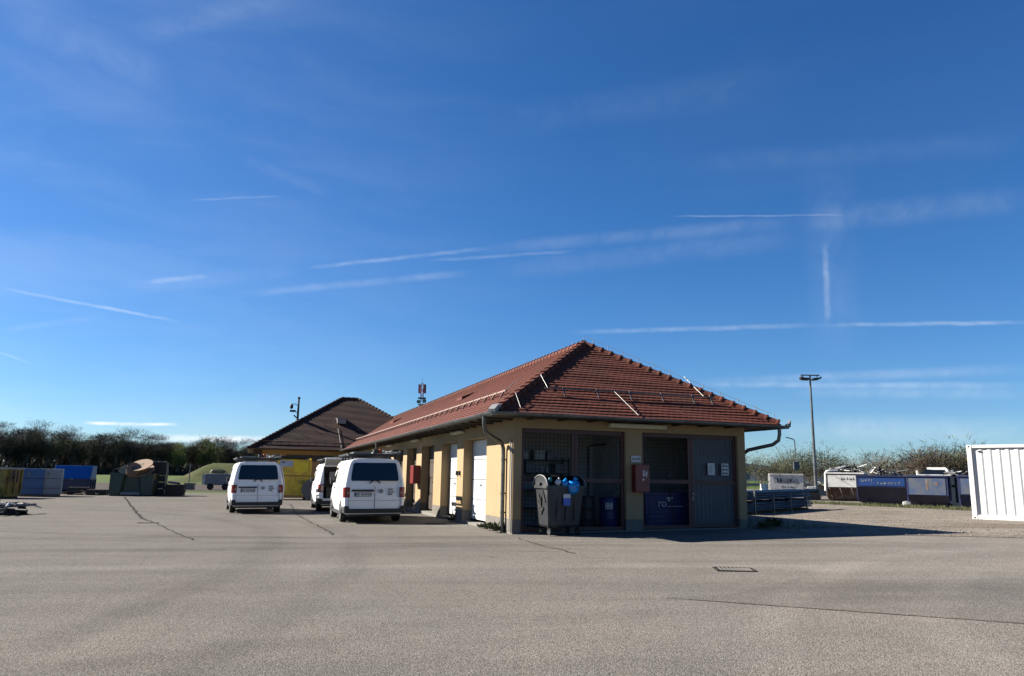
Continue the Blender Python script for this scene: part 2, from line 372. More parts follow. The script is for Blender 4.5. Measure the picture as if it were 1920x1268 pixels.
def tile_slope(name, parent, org, u, v, ulen, vlen, clips, mat, tw=.18, tl=.158, prof=(0, .3, .7), amp=.004, step=.024, seed=1):
    """a tiled roof face: courses that step, a roll on every tile; cut by the planes in clips (point, normal kept)"""
    r = random.Random(seed); org = Vector(org); u = Vector(u).normalized(); v = Vector(v).normalized(); n = u.cross(v).normalized()
    if n.z < 0: n = -n
    bm = bmesh.new(); lay = bm.faces.layers.float.new('tv')
    nu = int(math.ceil(ulen/tw)); nv = int(math.ceil(vlen/tl))
    us = [(i + p)*tw for i in range(nu) for p in prof] + [nu*tw]
    hw = [amp*(1-cos(2*pi*p))*.5 for p in prof]
    tv = [[r.random() for _ in range(nu)] for _ in range(nv)]
    for j in range(nv):
        lo = []; hi = []; dn = []; lo2 = []
        for i, x in enumerate(us):
            k = i // len(prof); hh = hw[i % len(prof)]
            sag = .006*sin(x*1.3+j) 
            jl = (tv[j][min(k, nu-1)]-.5)*.016 + (.02 if i % len(prof) == 0 else 0); x2 = min(x + (.09 if j % 2 else 0), ulen)
            lo.append(bm.verts.new(org + u*x2 + v*(j*tl + jl) + n*(step + hh + sag)))
            lo2.append(bm.verts.new(lo[-1].co))
            hi.append(bm.verts.new(org + u*x2 + v*(j+1.08)*tl + n*(.004 + hh + sag)))
            dn.append(bm.verts.new(org + u*x2 + v*(j*tl + jl) + n*(hh*.4 - .01)))
        for i in range(len(us)-1):
            t = tv[j][min(i // len(prof), nu-1)]
            f = bm.faces.new((lo[i], lo[i+1], hi[i+1], hi[i])); f[lay] = t; f.smooth = True
            f = bm.faces.new((dn[i], dn[i+1], lo2[i+1], lo2[i])); f[lay] = t
    for p, nn in clips:
        bmesh.ops.bisect_plane(bm, geom=bm.verts[:]+bm.edges[:]+bm.faces[:], dist=1e-5, plane_co=Vector(p), plane_no=-Vector(nn), clear_outer=True)
    me = bpy.data.meshes.new(name); bm.to_mesh(me)
    vals = [f[lay] for f in bm.faces]; bm.free()
    at = me.attributes.new('tilevar', 'FLOAT', 'FACE'); at.data.foreach_set('value', vals)
    me.materials.append(mat)
    o = bpy.data.objects.new(name, me); COL.objects.link(o); o.parent = parent; return o

def ridge_caps(mb, p, q, r=.115, step=.33, n=8):
    """overlapping half-round cap tiles from p (low) to q"""
    p = Vector(p); q = Vector(q); L = (q-p).length; d = (q-p)/L; sd_ = d.cross(Vector((0, 0, 1))).normalized(); up = sd_.cross(d)
    k = int(L/step); step = L/k
    for i in range(k):
        rings = []
        for tt, rr, zz in ((i*step, r*1.07, .014), (i*step+.05, r*1.07, .014), (i*step+.07, r*.98, 0), ((i+1.12)*step, r*.9, -.01)):
            c = p + d*tt + up*(.02+zz)
            rings.append([c + sd_*rr*cos(a) + up*rr*.85*sin(a) for a in [pi*(-.12 + 1.24*m/(n)) for m in range(n+1)]])
        rings = [rg + [x - up*.03 for x in rg[::-1]] for rg in rings]
        mb.loft(rings, 0)

garage = thing('garage_building', 'long single-storey yellow garage wing with red tiled hip roof, in the middle', 'building', (CX, CY, 0), TH)
G = garage
PZ = .525
wall = MB()
BIG = 35.4
# front wall (t 0-.3): piers and lintel
for a, b_ in ((0, .22), (3.2, 3.7), (6.75, 7.0)): wall.box(a, b_, 0, .3, PZ, 2.84)
wall.box(0, WW, 0, .3, 2.84, 3.2)
# left wall: piers between openings
PIERS = ((.3, 2.41), (4.96, 5.78), (7.98, 9.18), (11.43, 12.45), (14.55, 15.45), (17.7, 19.2), (21.4, 22.4), (24.6, BIG))
for a, b_ in PIERS: wall.box(0, .3, a, b_, PZ, 2.70)
wall.box(0, .3, .3, BIG, 2.70, 3.2)
wall.box(6.7, WW, .3, BIG, -.3, 3.2)
o = wall.build('wall', MT['plaster'], G)
for a, b_ in ((.004, .22), (3.2, 3.7), (6.75, 6.996)): pl = MB(); pl.box(a, b_, .004, .3, -.3, PZ); pl.build('plinth', MT['plinth'], G)
for a, b_ in PIERS: pl = MB(); pl.box(.004, .3, a, b_, -.3, PZ); pl.build('plinth', MT['plinth'], G)
inn = MB()
inn.box(.3, 6.7, 2.5, 2.6, -.3, 3.2)            # back wall of the front store
inn.box(.3, 6.7, 10.4, 10.5, -.3, 3.2); inn.box(3.6, 3.7, 10.5, BIG, -.3, 3.2)
inn.box(3.4, 3.5, .3, 2.5, -.3, 3.2)            # partition between the two stores
inn.build('inner_wall', MT['inner'], G)
fl = MB()
z0, z1 = .19, .30
fl.add([(0, 0, z0), (7, 0, z1), (7, 36, .3), (0, 36, .27), (0, 0, -.3), (7, 0, -.3), (7, 36, -.3), (0, 36, -.3)],
       [(0, 1, 2, 3), (4, 7, 6, 5), (0, 4, 5, 1), (1, 5, 6, 2), (2, 6, 7, 3), (3, 7, 4, 0)])
fl.build('floor_slab', MT['concrete'], G)
so_ = MB()
so_.box(-OL+.02, 0, -OF+.02, BIG, 3.085, 3.125); so_.box(0, WW, -OF+.02, 0, 3.0852, 3.1252); so_.box(WW, WW+OL-.02, -OF+.02, BIG, 3.085, 3.125)
so_.box(.3, 6.7, .3, BIG, 3.18, 3.2)
t = .1
while t < 34.4: so_.box(-OL+.04, -.02, t, t+.1, 3.03, 3.085); t += .85
s = .35
while s < 7: so_.box(s, s+.1, -OF+.04, -.02, 3.045, 3.085); s += .85
so_.build('soffit', MT['wood'], G)

# roof faces
tl_ = (ZR-ZE)/(3.5+OL); tf_ = (ZR-ZE)/(AP+OF)
eL, eR, apx = Vector((-OL, -OF, ZE)), Vector((WW+OL, -OF, ZE)), Vector((3.5, AP, ZR))
hl_ = Vector((apx.x-eL.x, apx.y-eL.y, 0)); nL = Vector((hl_.y, -hl_.x, 0)).normalized()       # keeps the front face
hr_ = Vector((apx.x-eR.x, apx.y-eR.y, 0)); nR = Vector((-hr_.y, hr_.x, 0)).normalized()
roof = thing('roof', None, None); roof.parent = G
lenF = sqrt((AP+OF)**2 + (ZR-ZE)**2); lenL = sqrt((3.5+OL)**2 + (ZR-ZE)**2)
tile_slope('front_tiles', roof, eL, (1, 0, 0), (0, AP+OF, ZR-ZE), WW+2*OL, lenF, [(eL, nL), (eR, nR)], MT['tile'], seed=1)
tile_slope('yard_side_tiles', roof, (-OL, -OF, ZE), (0, 1, 0), (3.5+OL, 0, ZR-ZE), 41.5, lenL, [(eL, -nL)], MT['tile'], seed=2)
tile_slope('rear_side_tiles', roof, (WW+OL, -OF, ZE), (0, 1, 0), (-(3.5+OL), 0, ZR-ZE), 41.5, lenL, [(eR, -nR)], MT['tile'], seed=3, prof=(0, .5))
rc = MB(); ridge_caps(rc, eL + Vector((.05, .05, .03)), apx); ridge_caps(rc, eR + Vector((-.05, .05, .03)), apx); ridge_caps(rc, apx, Vector((3.5, 41, ZR)))
rc_o = rc.build('ridge_caps', MT['tile'], roof)
at = rc_o.data.attributes.new('tilevar', 'FLOAT', 'FACE'); rr_ = random.Random(4); v_ = []
for i in range(len(rc_o.data.polygons)):
    if i % 56 == 0: q_ = rr_.random()
    v_.append(q_)
at.data.foreach_set('value', v_)
cap = MB(); cap.prism([(-.03, 0), (.30, .16), (.26, .27), (.1, .22), (-.05, .1)], lambda a, b_, d: (-OL-.1+a*.75+d*.7, -OF-.1+a*.75-d*.7, ZE+b_*.9-.02), -.09, .09)
cap.build('hip_end_cap', MT['zincbright'], roof)
for s0, t0, t1 in ((1.85, 11.6, 12.5), (2.05, 29.4, 30.6)):
    hatch = MB(); z = ZE + tl_*(s0+OL); hatch.add([(s0-.22, t0, z+.02), (s0-.22, t1, z+.02), (s0+.3, t1, z+.24), (s0+.3, t0, z+.24), (s0-.22, t0, z-.1), (s0-.22, t1, z-.1), (s0+.3, t1, z+.1), (s0+.3, t0, z+.1)],
        [(0, 1, 2, 3), (4, 7, 6, 5), (0, 4, 5, 1), (1, 5, 6, 2), (2, 6, 7, 3), (3, 7, 4, 0)])
    hatch.build('roof_hatch', MT['tile'], roof)
# snow guards: round rail on brackets along both visible faces
sg = MB()
def onF(s, t, k=0): return Vector((s, t, ZE + tf_*(t+OF))) + Vector((0, -sin(atan2(tf_, 1)), cos(atan2(tf_, 1))))*k
def onL(s, t, k=0): return Vector((s, t, ZE + tl_*(s+OL))) + Vector((-sin(atan2(tl_, 1)), 0, cos(atan2(tl_, 1))))*k
sg.tube(onF(.95, .38, .13), onF(6.2, .38, .13), .018)
for s in (1.5, 2.5, 3.5, 4.5, 5.5, 6.1): sg.bar(onF(s, .20, .03), onF(s, .42, .16), .03, .035)
sg.build('front_snow_guard', MT['zinc'], roof)
sg = MB(); t = 1.9
while t < 36:
    sg.tube(onL(.46, t, .12), onL(.46, t+.80, .12), .036, 8); sg.bar(onL(.30, t+.2, .03), onL(.5, t+.2, .15), .03, .05); t += .85
sg.build('yard_side_snow_guard', pm('pale_guard', (.44, .28, .22), .6), roof)
for p, q in (((1.09, 1.05), (1.11, .51)), ((.01, .02), (-.02, -.52)), ((3.02, .39), (3.25, -.62)), ((5.92, 1.48), (6.0, .5))): lr = MB(); lr.tube(onF(*p, .14), onF(*q, .06), .009); lr.build('conductor_rod', MT['zincbright'], roof)
lr = MB(); lr.tube(onL(1.16, 3.0, .14), onL(.55, 2.3, .1), .011)
hd = (apx-eR)
for i in range(12):
    p = eR + hd*(i/12+.03) + Vector((0, 0, .13)); lr.tube(p, p + Vector((0, 0, .13)), .01, 6)
lr.tube(eR + Vector((-.2, .2, .34)), apx + Vector((0, 0, .27)), .006, 6)
for i in range(40):
    p = Vector((3.5, AP + i*.9, ZR+.13)); lr.tube(p, p + Vector((0, 0, .1)), .009, 5)
lr.build('conductor_wire', MT['zincbright'], roof)

# gutters and downpipes
def gutter(mb, p, q, r=.078, n=8):
    p = Vector(p); q = Vector(q); d = (q-p).normalized(); sd_ = d.cross(Vector((0, 0, 1))).normalized()
    A = [pi + pi*i/n for i in range(n+1)]
    ring = lambda c: [c + sd_*r*cos(a) + Vector((0, 0, r*sin(a))) for a in A] + [c + sd_*(r-.008)*cos(a) + Vector((0, 0, (r-.008)*sin(a))) for a in A[::-1]]
    mb.loft([ring(p), ring(q)], 0)
    for e in (p, q): mb.loft([[e + sd_*r*cos(a) + Vector((0, 0, r*sin(a))) - d*.003 for a in A], [e + sd_*r*cos(a) + Vector((0, 0, r*sin(a))) + d*.003 for a in A]], 0)
    # rolled front bead
    mb.tube(p + sd_*r, q + sd_*r, .013, 6); mb.tube(p - sd_*r, q - sd_*r, .011, 6)
    L = (q-p).length; k = int(L/1.0)
    for i in range(1, k): 
        c = p + d*(L*i/k); mb.loft([[c + sd_*(r+.006)*cos(a) + Vector((0, 0, (r+.006)*sin(a))) + d*e for a in A] for e in (-.014, .014)], 0, closed=False, caps=False)
gu = MB()
gutter(gu, (-OL-.07, -OF-.14, 3.155), (-OL-.07, 34.6, 3.15)); gutter(gu, (-OL-.12, -OF-.07, 3.16), (WW+OL+.16, -OF-.07, 3.12)); gutter(gu, (WW+OL+.07, -OF-.14, 3.12), (WW+OL+.07, 34.6, 3.13))
gu.prism([(-.09, -.03), (.09, -.03), (.13, .17), (.02, .08), (-.09, .05)], lambda a, b_, d: (WW+OL+.13+a*.6, -OF-.12+d, 3.12+b_), -.05, .05)
gu.build('gutter', MT['zinc'], G)
def downpipe(pts, name='downpipe'):
    mb = MB(); mb.pipe(pts, .052, 10)
    zt, zb = pts[-2][2], pts[-1][2]
    for z in (zt-.12, (zt+zb)/2, zb+.5): 
        mb.tube((pts[-1][0], pts[-1][1], z-.02), (pts[-1][0], pts[-1][1], z+.02), .062, 10); mb.box(pts[-1][0], pts[-1][0]+.1 if pts[-1][0] < 3 else pts[-1][0], pts[-1][1]-.012, pts[-1][1]+.012, z-.012, z+.012)
    return mb.build(name, MT['zinc'], G)
for t in (.25, 18.6):
    downpipe([(-.80, t-.22, 3.10), (-.80, t-.22, 2.98), (-.79, t-.2, 2.86), (-.74, t-.15, 2.74), (-.64, t-.05, 2.66), (-.42, t+.14, 2.58), (-.20, t+.28, 2.50), (-.12, t+.33, 2.42), (-.085, t+.35, 2.32), (-.08, t+.35, 2.15), (-.08, t+.35, .17)])
downpipe([(7.62, -.75, 3.06), (7.62, -.75, 2.9), (7.60, -.72, 2.72), (7.5, -.58, 2.60), (7.3, -.2, 2.52), (7.16, .08, 2.46), (7.09, .2, 2.36), (7.08, .24, 2.2), (7.08, .24, .3)])
cd = MB(); cd.tube((-.035, .17, .2), (-.035, .17, 2.55), .016, 8); cd.tube((-.03, .05, .2), (-.03, .05, 2.45), .022, 8)
for z in (.6, 1.2, 1.9): cd.box(-.05, .0, .14, .2, z, z+.03)
cd.build('conductor_pipe', pm('pale_pipe', (.66, .63, .55), .5), G)

# fittings
def lamp(s0, s1, t0, t1, z0, z1):
    mb = MB(); mb.box(s0, s1, t0, t1, z0, z1); o = mb.build('strip_lamp', MT['lamp'], G, bevel=.03); return o
lamp(2.64, 4.36, -.22, -.003, 2.925, 3.05)
for t in (4.85, 11.7, 18.1): lamp(-.17, -.003, t, t+1.3, 2.92, 3.01)
def extinguisher_box(x0, x1, y0, y1, z0, z1, lab):
    mb = MB(); mb.box(x0, x1, y0, y1, z0, z1); o = mb.build('fire_box', MT['red'], G, bevel=.015); o['label'] = lab
    f = MB(); cx, cz, y = x0+.66*(x1-x0), z1-.24, y0-.004
    H = lambda a0, a1, b0, b1: f.box(cx+a0, cx+a1, y, y+.003, cz+b0, cz+b1)
    H(-.07, .08, .09, .095); H(.076, .08, -.1, .09)                   # frame of the pictogram
    H(-.055, -.01, .04, .07); H(-.05, -.035, .02, .04); H(-.055, -.005, -.07, .0); H(-.045, -.02, 0, .02); H(.025, .055, -.08, .03); H(.03, .05, .03, .055); H(.055, .065, -.02, .05)
    f.prism([(-.045+.03*cos(2*pi*i/14), -.16+.03*sin(2*pi*i/14)) for i in range(14)], lambda a, b_, d: (cx+a, d, cz+b_), y, y+.003)
    f.build('pictogram', MT['white'], o); return o
extinguisher_box(3.36, 3.78, -.24, -.005, 1.24, 1.97, 'red fire extinguisher box with white pictogram')
mb = MB(); mb.box(-.30, -.006, 11.5, 12.15, 1.24, 1.96); o = mb.build('fire_box', MT['red'], G, bevel=.012); o['label'] = 'red box hung on the long side wall'
mb = MB(); mb.box(3.36, 3.64, -.02, -.003, 2.03, 2.20); sgn = mb.build('number_plate_sign', MT['paper'], G)
mb = MB()
for a in (3.39, 3.52):
    mb.box(a, a+.09, -.024, -.021, 2.09, 2.105); mb.box(a, a+.09, -.024, -.021, 2.135, 2.15); mb.box(a, a+.018, -.0245, -.0205, 2.09, 2.15); mb.box(a+.072, a+.09, -.0245, -.0205, 2.09, 2.15)
mb.build('sign_marks', MT['dark'], sgn)
for t in (5.28, 5.62): mb = MB(); mb.box(-.06, -.004, t, t+.08, 1.60, 1.74); mb.build('key_switch', MT['dark'], G)

# white sectional doors on the yard side, dark openings further along
for a, b_, wht in ((2.41, 4.96, 1), (5.78, 7.98, 1), (9.18, 11.43, 0), (12.45, 14.55, 0), (15.45, 17.7, 0), (19.2, 21.4, 0), (22.4, 24.6, 0)):
    mb = MB(); mt = 'whitedoor' if wht else 'browndoor'; z = .27; n = 4; hh = (2.70-z)/n
    for i in range(n): mb.box(.31, .35, a, b_, z+i*hh+.011, z+(i+1)*hh-.011)
    mb.box(.352, .37, a, b_, z, 2.7, 1)
    if not wht: mb.box(.29, .36, (a+b_)/2-.04, (a+b_)/2+.04, z, 2.7)
    else: mb.box(.295, .309, a+.9, a+.93, z, 2.7)
    o = mb.build('sectional_door', [MT[mt], MT['dark']], G)
    h_ = MB(); h_.box(.27, .308, (a+b_)/2+.2, (a+b_)/2+.32, 1.3, 1.34); h_.build('handle', MT['dark'], o)

# mesh gates of the two stores
def gate_leaf(a, b_, zb, solid, handle):
    fr = MB(); z1_ = 2.835; w_ = .085; y0, y1 = .10, .16
    fr.box(a, a+w_, y0, y1, zb, z1_); fr.box(b_-w_, b_, y0, y1, zb, z1_)
    for z, hh in ((z1_-.10, .1), (1.48, .10), (zb+.02, .09)): fr.box(a+w_, b_-w_, y0+.002, y1-.002, z, z+hh)
    o = fr.build('gate_leaf', MT['frame'], G)
    if solid:
        mb = MB(); n = 40; poly = []
        for i in range(n+1): poly.append((a+w_+(b_-a-2*w_)*i/n, .012*((i//2) % 2)))
        for z0_, z1__ in ((zb+.11, 1.48), (1.58, z1_-.1)):
            mb.add([(x, y1-.02+y, z) for z in (z0_, z1__) for x, y in poly], [(i, i+1, n+2+i, n+1+i) for i in range(n)])
        mb.build('corrugated_sheet', pm('grey_blue_sheet', (.10, .12, .15), .55, .2, var=.2, scale=2), o)
    else:
        mb = MB(); x = a+w_+.05
        while x < b_-w_: mb.box(x-.004, x+.004, y1-.03, y1-.022, zb+.11, z1_-.1); x += .1
        z = zb+.2
        while z < z1_-.1:
            if abs(z-1.53) > .06: mb.box(a+w_, b_-w_, y1-.0215, y1-.0135, z-.004, z+.004)
            z += .1
        mb.build('wire_mesh', MT['wire'], o)
    if handle:
        hb = MB(); hb.box(b_-w_+.02 if handle > 0 else a+.02, b_-.02 if handle > 0 else a+w_-.02, y0-.008, y0-.001, 1.02, 1.24)
        hx = (b_-w_/2) if handle > 0 else (a+w_/2); hb.tube((hx, y0-.008, 1.16), (hx, y0-.05, 1.16), .01); hb.tube((hx, y0-.05, 1.16), (hx+.11, y0-.05, 1.16), .01); hb.build('handle', MT['steel'], o)
    return o
gate_leaf(.225, 1.74, .20, False, 0); gate_leaf(1.75, 3.195, .22, False, 0)
gate_leaf(3.705, 5.26, .25, False, 0); gl = gate_leaf(5.27, 6.745, .28, True, -1)
for a0, a1, grid in ((5.79, 6.02, 0), (6.24, 6.47, 1)):
    mb = MB(); mb.box(a0, a1, .068, .07, 1.73, 2.06); o = mb.build('notice_sheet', MT['paper'], gl)
    mk = MB()
    if grid:
        for r in range(3):
            for c_ in range(2): mk.box(a0+.03+c_*.1, a0+.10+c_*.1, .0655, .0675, 1.76+r*.1, 1.81+r*.1)
        mk.box(a0+.02, a0+.12, .0655, .0675, 2.03, 2.04)
    else:
        for i in range(9): mk.box(a0+.045, a0+.16-.03*(i % 3 == 2), .0655, .0675, 1.79+i*.026, 1.796+i*.026)
    mk.build('notice_print', MT['dark'], o)

# ---- the house behind: square, pyramid-like tiled roof
HX, HY = gw(-6.1, 35.5)
house = thing('house', 'yellow house with dark red tiled hip roof and a roof vent, behind the parked vans', 'building', (CX, CY, 0), TH)
mb = MB(); mb.box(-6.1, 6.9, 35.42, 47.2, -.6, 3.2); mb.build('wall', MT['plaster'], house)
HL, HR, HF, HB, HT = -6.8, 7.5, 34.78, 47.9, 7.36
rL, rR = Vector((-.25, 41.3, HT)), Vector((.95, 41.3, HT))
hroof = thing('roof', None, None); hroof.parent = house
def vnorm(p, q, keep):
    d = Vector((q[0]-p[0], q[1]-p[1], 0)); n = Vector((d.y, -d.x, 0)).normalized()
    return n if n.dot(Vector(keep)-Vector((p[0], p[1], 0))) > 0 else -n
cFL, cFR, cBL, cBR = Vector((HL, HF, ZE)), Vector((HR, HF, ZE)), Vector((HL, HB, ZE)), Vector((HR, HB, ZE))
mid = Vector((.3, HF+1, 0))
run = 41.3-HF; sl_ = sqrt(run**2 + (HT-ZE)**2)
tile_slope('front_tiles', hroof, cFL, (1, 0, 0), (0, run, HT-ZE), HR-HL, sl_, [(cFL, vnorm(cFL, rL, mid)), (cFR, vnorm(cFR, rR, mid))], MT['tileold'], prof=(0, .5), seed=5)
lm = Vector((HL+1, 41.3, 0)); tile_slope('left_tiles', hroof, cFL, (0, 1, 0), (rL.x-HL, 0, HT-ZE), HB-HF, sqrt((rL.x-HL)**2+(HT-ZE)**2), [(cFL, vnorm(cFL, rL, lm)), (cBL, vnorm(cBL, rL, lm))], MT['tileold'], prof=(0, .5), seed=6)
rm = Vector((HR-1, 41.3, 0)); tile_slope('right_tiles', hroof, cFR, (0, 1, 0), (rR.x-HR, 0, HT-ZE), HB-HF, sqrt((rR.x-HR)**2+(HT-ZE)**2), [(cFR, vnorm(cFR, rR, rm)), (cBR, vnorm(cBR, rR, rm))], MT['tileold'], prof=(0, .5), seed=7)
mb = MB(); ridge_caps(mb, cFL, rL, .13); ridge_caps(mb, cFR, rR, .13); ridge_caps(mb, rL, rR, .13); ridge_caps(mb, cBL, rL, .13)
o = mb.build('ridge_caps', MT['tileold'], hroof)
htf = (HT-ZE)/run
def onH(s, t, k=0): return Vector((s, t, ZE + htf*(t-HF))) + Vector((0, -sin(atan2(htf, 1)), cos(atan2(htf, 1))))*k
mb = MB(); p = onH(-.86, 38.15); mb.box(p.x, p.x+.62, p.y-.42, p.y+.45, p.z-.15, p.z+.2); mb.box(p.x-.05, p.x+.67, p.y-.5, p.y+.5, p.z+.2, p.z+.25)
mb.build('roof_vent', pm('vent_grey', (.55, .54, .5), .6), hroof)
mb = MB(); mb.tube(onH(-6.0, 35.4, .12), onH(4, 35.4, .12), .03); 
for i in range(17): mb.bar(onH(-6+i*.6, 35.2, .02), onH(-6+i*.6, 35.42, .15), .04, .04)
mb.build('snow_guard', MT['tileold'], hroof)
mb = MB(); mb.tube(onH(-.85, 37.2, .08), onH(-.75, 34.9, .08), .014); 
mb.build('conductor', MT['zinc'], hroof)
for i in range(7): mb = MB(); mb.tube(onH(-3.4+.8*i, 36.4+.6*min(i, 6-i), .04), onH(-3.4+.8*i, 36.4+.6*min(i, 6-i), .2), .03, 6); mb.build('roof_hook', MT['zinc'], hroof)
mb = MB(); gutter(mb, (HL-.1, HF-.06, 3.14), (-.9, HF-.06, 3.13)); gutter(mb, (HL-.06, HF-.1, 3.14), (HL-.06, HB, 3.13)); mb.build('gutter', pm('brown_gutter', (.06, .05, .045), .5), house)
mb = MB(); mb.box(HL+.03, HR, HF+.03, 35.42, 3.08, 3.12); mb.box(HL+.03, -6.1, 35.42, HB, 3.0802, 3.1198); mb.box(-6.5, -5.95, 35.0, 35.42, 2.75, 3.08); mb.build('soffit', MT['wood'], house)
mb = MB(); mb.box(-4.4, -1.2, 35.38, 35.419, 2.35, 2.78); mb.build('window', MT['dark'], house)
# ------------------------------------------------------------------ service vans
MT['vanwhite'] = pm('van_paint', (.80, .81, .82), .28, k=.80, var=.03, scale=1.5, stain=(.62, .61, .58), thr=.72, sscale=3)
MT['vanglass'] = pm('van_glass', (.010, .014, .022), .05, var=.3, scale=2, spec=.6)
MT['tail'] = pm('tail_lamp', (.34, .008, .012), .18, var=.3, scale=14)
MT['bumper'] = pm('bumper', (.018, .019, .021), .6, var=.2)
MT['rim'] = pm('rim', (.42, .43, .44), .4, .7)
MT['seam'] = pm('seam', (.10, .10, .105), .7)
MT['text'] = pm('lettering_grey', (.10, .105, .11), .6)
MT['orange'] = pm('beacon_orange', (.75, .13, .02), .25)
MT['rack'] = pm('rack_black', (.022, .023, .025), .5)
MT['alu'] = pm('aluminium', (.52, .55, .56), .38, .6, var=.15)
MT['tubewhite'] = pm('white_tube', (.72, .70, .66), .5, k=.5)
SEC = [(.86, .27), (.925, .42), (.948, .70), (.955, 1.0), (.945, 1.14), (.895, 1.45), (.835, 1.74), (.795, 1.86), (.72, 1.935), (.55, 1.962), (.25, 1.975)]
def van_body():
    st = [(-1.0, .90, None), (-.985, .955, None), (-.94, .99, None), (-.86, 1, None), (.5, 1, None), (1.6, 1, None), (2.35, .995, None), (2.6, .99, 1.955), (2.95, .985, 1.78), (3.3, .975, 1.45), (3.5, .965, 1.20), (3.75, .92, 1.03), (3.9, .84, .92), (3.96, .76, .80)]
    rings = []
    for y, ws, zt in st:
        half = []
        for wx, z in SEC:
            zz = .27 + (z-.27)*((zt-.27)/(1.975-.27)) if zt else z
            lean = .20*max(0, z-1.12)/.85 if y < -.5 else 0
            k = 1 if y > -.93 else 0
            half.append((wx*ws, y + lean + (0 if k else .02*max(0, (.6-z))), zz))
        rings.append([Vector(p) for p in half] + [Vector((-p[0], p[1], p[2])) for p in half[::-1]])
    mb = MB(); mb.loft(rings, 0, smooth=True); return mb
def van_proto():
    root = thing('service_van', 'x', 'van')
    o = van_body().build('body', MT['vanwhite'], None)
    cut = MB()
    for y in (0, 3.0):
        for sx in (-1, 1): cut.tube((sx*.62, y, .30), (sx*1.1, y, .30), .385, 28)
    c = cut.build('arch_cutter', MT['vanwhite'])
    md = o.modifiers.new('arches', 'BOOLEAN'); md.object = c; md.operation = 'DIFFERENCE'; md.solver = 'EXACT'
    dg = bpy.context.evaluated_depsgraph_get(); dg.update()
    me = bpy.data.meshes.new_from_object(o.evaluated_get(dg)); o.modifiers.clear(); o.data = me; o.data.materials.clear(); o.data.materials.append(MT['vanwhite'])
    bpy.data.objects.remove(c)
    o.parent = root
    ES = o.modifiers.new('soft', 'EDGE_SPLIT'); ES.split_angle = radians(38)
    def rear(z): return -1.0 + .20*max(0, z-1.12)/.85
    def rp(x, z, out): return (x, rear(z)-out, z)
    # rear window following the slope, rounded corners
    def panel(name, pts, mat, out=.012, par=root, back=.02):
        mb = MB(); n = len(pts)
        mb.add([rp(x, z, out) for x, z in pts] + [rp(x, z, -back) for x, z in pts], [tuple(range(n)), tuple(range(n, 2*n))[::-1]] + [(i, n+i, n+(i+1) % n, (i+1) % n) for i in range(n)])
        return mb.build(name, mat, par)
    win = panel('rear_window', [(-.74, 1.32), (-.71, 1.28), (.71, 1.28), (.74, 1.32), (.725, 1.5), (.675, 1.79), (.63, 1.84), (-.63, 1.84), (-.675, 1.79), (-.725, 1.5)], MT['vanglass'], .011)
    for a in (-1, 1):
        mb = MB(); mb.bar(rp(a*.04, 1.30, .025), rp(a*.17, 1.20, .025), .02, .03); mb.bar(rp(a*.02, 1.29, .02), rp(a*.12, 1.265, .02), .05, .02); mb.build('wiper', MT['black'], root)
    mb = MB()
    mb.bar(rp(0, .44, .004), rp(0, 1.12, .004), .012, .012, up=(1, 0, 0)); mb.bar(rp(-.80, 1.0, .001), rp(-.80, .46, .001), .008, .008, up=(1, 0, 0)); mb.bar(rp(.80, .75, .001), rp(.80, .46, .001), .008, .008, up=(1, 0, 0))
    mb.bar(rp(-.8, .68, .001), rp(-.02, .68, .001), .009, .007); mb.bar(rp(.02, .68, .001), rp(.8, .68, .001), .009, .007)
    mb.build('door_seams', MT['seam'], root)
    for a in (-1, 1):
        mb = MB(); PL = [(.77, -1.014), (.865, -1.014), (.92, -.985), (.952, -.94), (.968, -.86), (.93, -.86), (.77, -.95)]
        mb.loft([[Vector((a*(x if i else x), y + (.012 if k else 0), z)) for i, (x, y) in enumerate(PL)] for k, z in ((1, .775), (0, .80), (0, 1.05), (1, 1.085))])
        t = mb.build('tail_light', MT['tail'], root)
        mb = MB(); mb.box(min(a*.79, a*.86), max(a*.79, a*.86), -1.019, -1.0145, .885, .94); mb.build('reversing_lens', pm('lens_pale', (.6, .35, .35), .2), t)
    mb = MB(); mb.box(-.71, -.035, -1.03, -.985, .955, 1.015); hb = mb.build('plate_bar', MT['rack'], root)
    mb = MB(); mb.box(-.63, -.10, -1.016, -.99, .80, .935); pf = mb.build('number_plate', MT['rack'], root)
    mb = MB(); mb.box(-.615, -.115, -1.019, -1.0165, .815, .925); mb.build('plate_face', MT['paper'], pf)
    mb = MB(); x = -.555
    rr = random.Random(5)
    for i in range(8):
        if i in (2,): x += .035
        mb.box(x, x+.035, -1.022, -1.0195, .84, .90); 
        if i % 2: mb.box(x+.012, x+.035, -1.0225, -1.0222, .855, .885, 1)
        x += .054
    mb.box(-.613, -.575, -1.0222, -1.0195, .82, .92, 2)
    mb.build('plate_characters', [MT['text'], MT['paper'], pm('plate_blue', (.03, .06, .3), .5)], pf)
    mb = MB(); mb.tube((.19, -1.0, .965), (.19, -1.016, .965), .068, 20); e = mb.build('emblem', MT['alu'], root)
    mb = MB()
    for p, q in (((-.045, .03), (-.015, -.045)), ((-.015, -.045), (0, -.005)), ((0, -.005), (.015, -.045)), ((.015, -.045), (.045, .03)), ((-.02, .052), (0, .01)), ((0, .01), (.02, .052))):
        mb.bar((.19+p[0], -1.018, .965+p[1]), (.19+q[0], -1.018, .965+q[1]), .004, .011, up=(0, 1, 0))
    mb.build('emblem_mark', MT['text'], e)
    mb = MB()
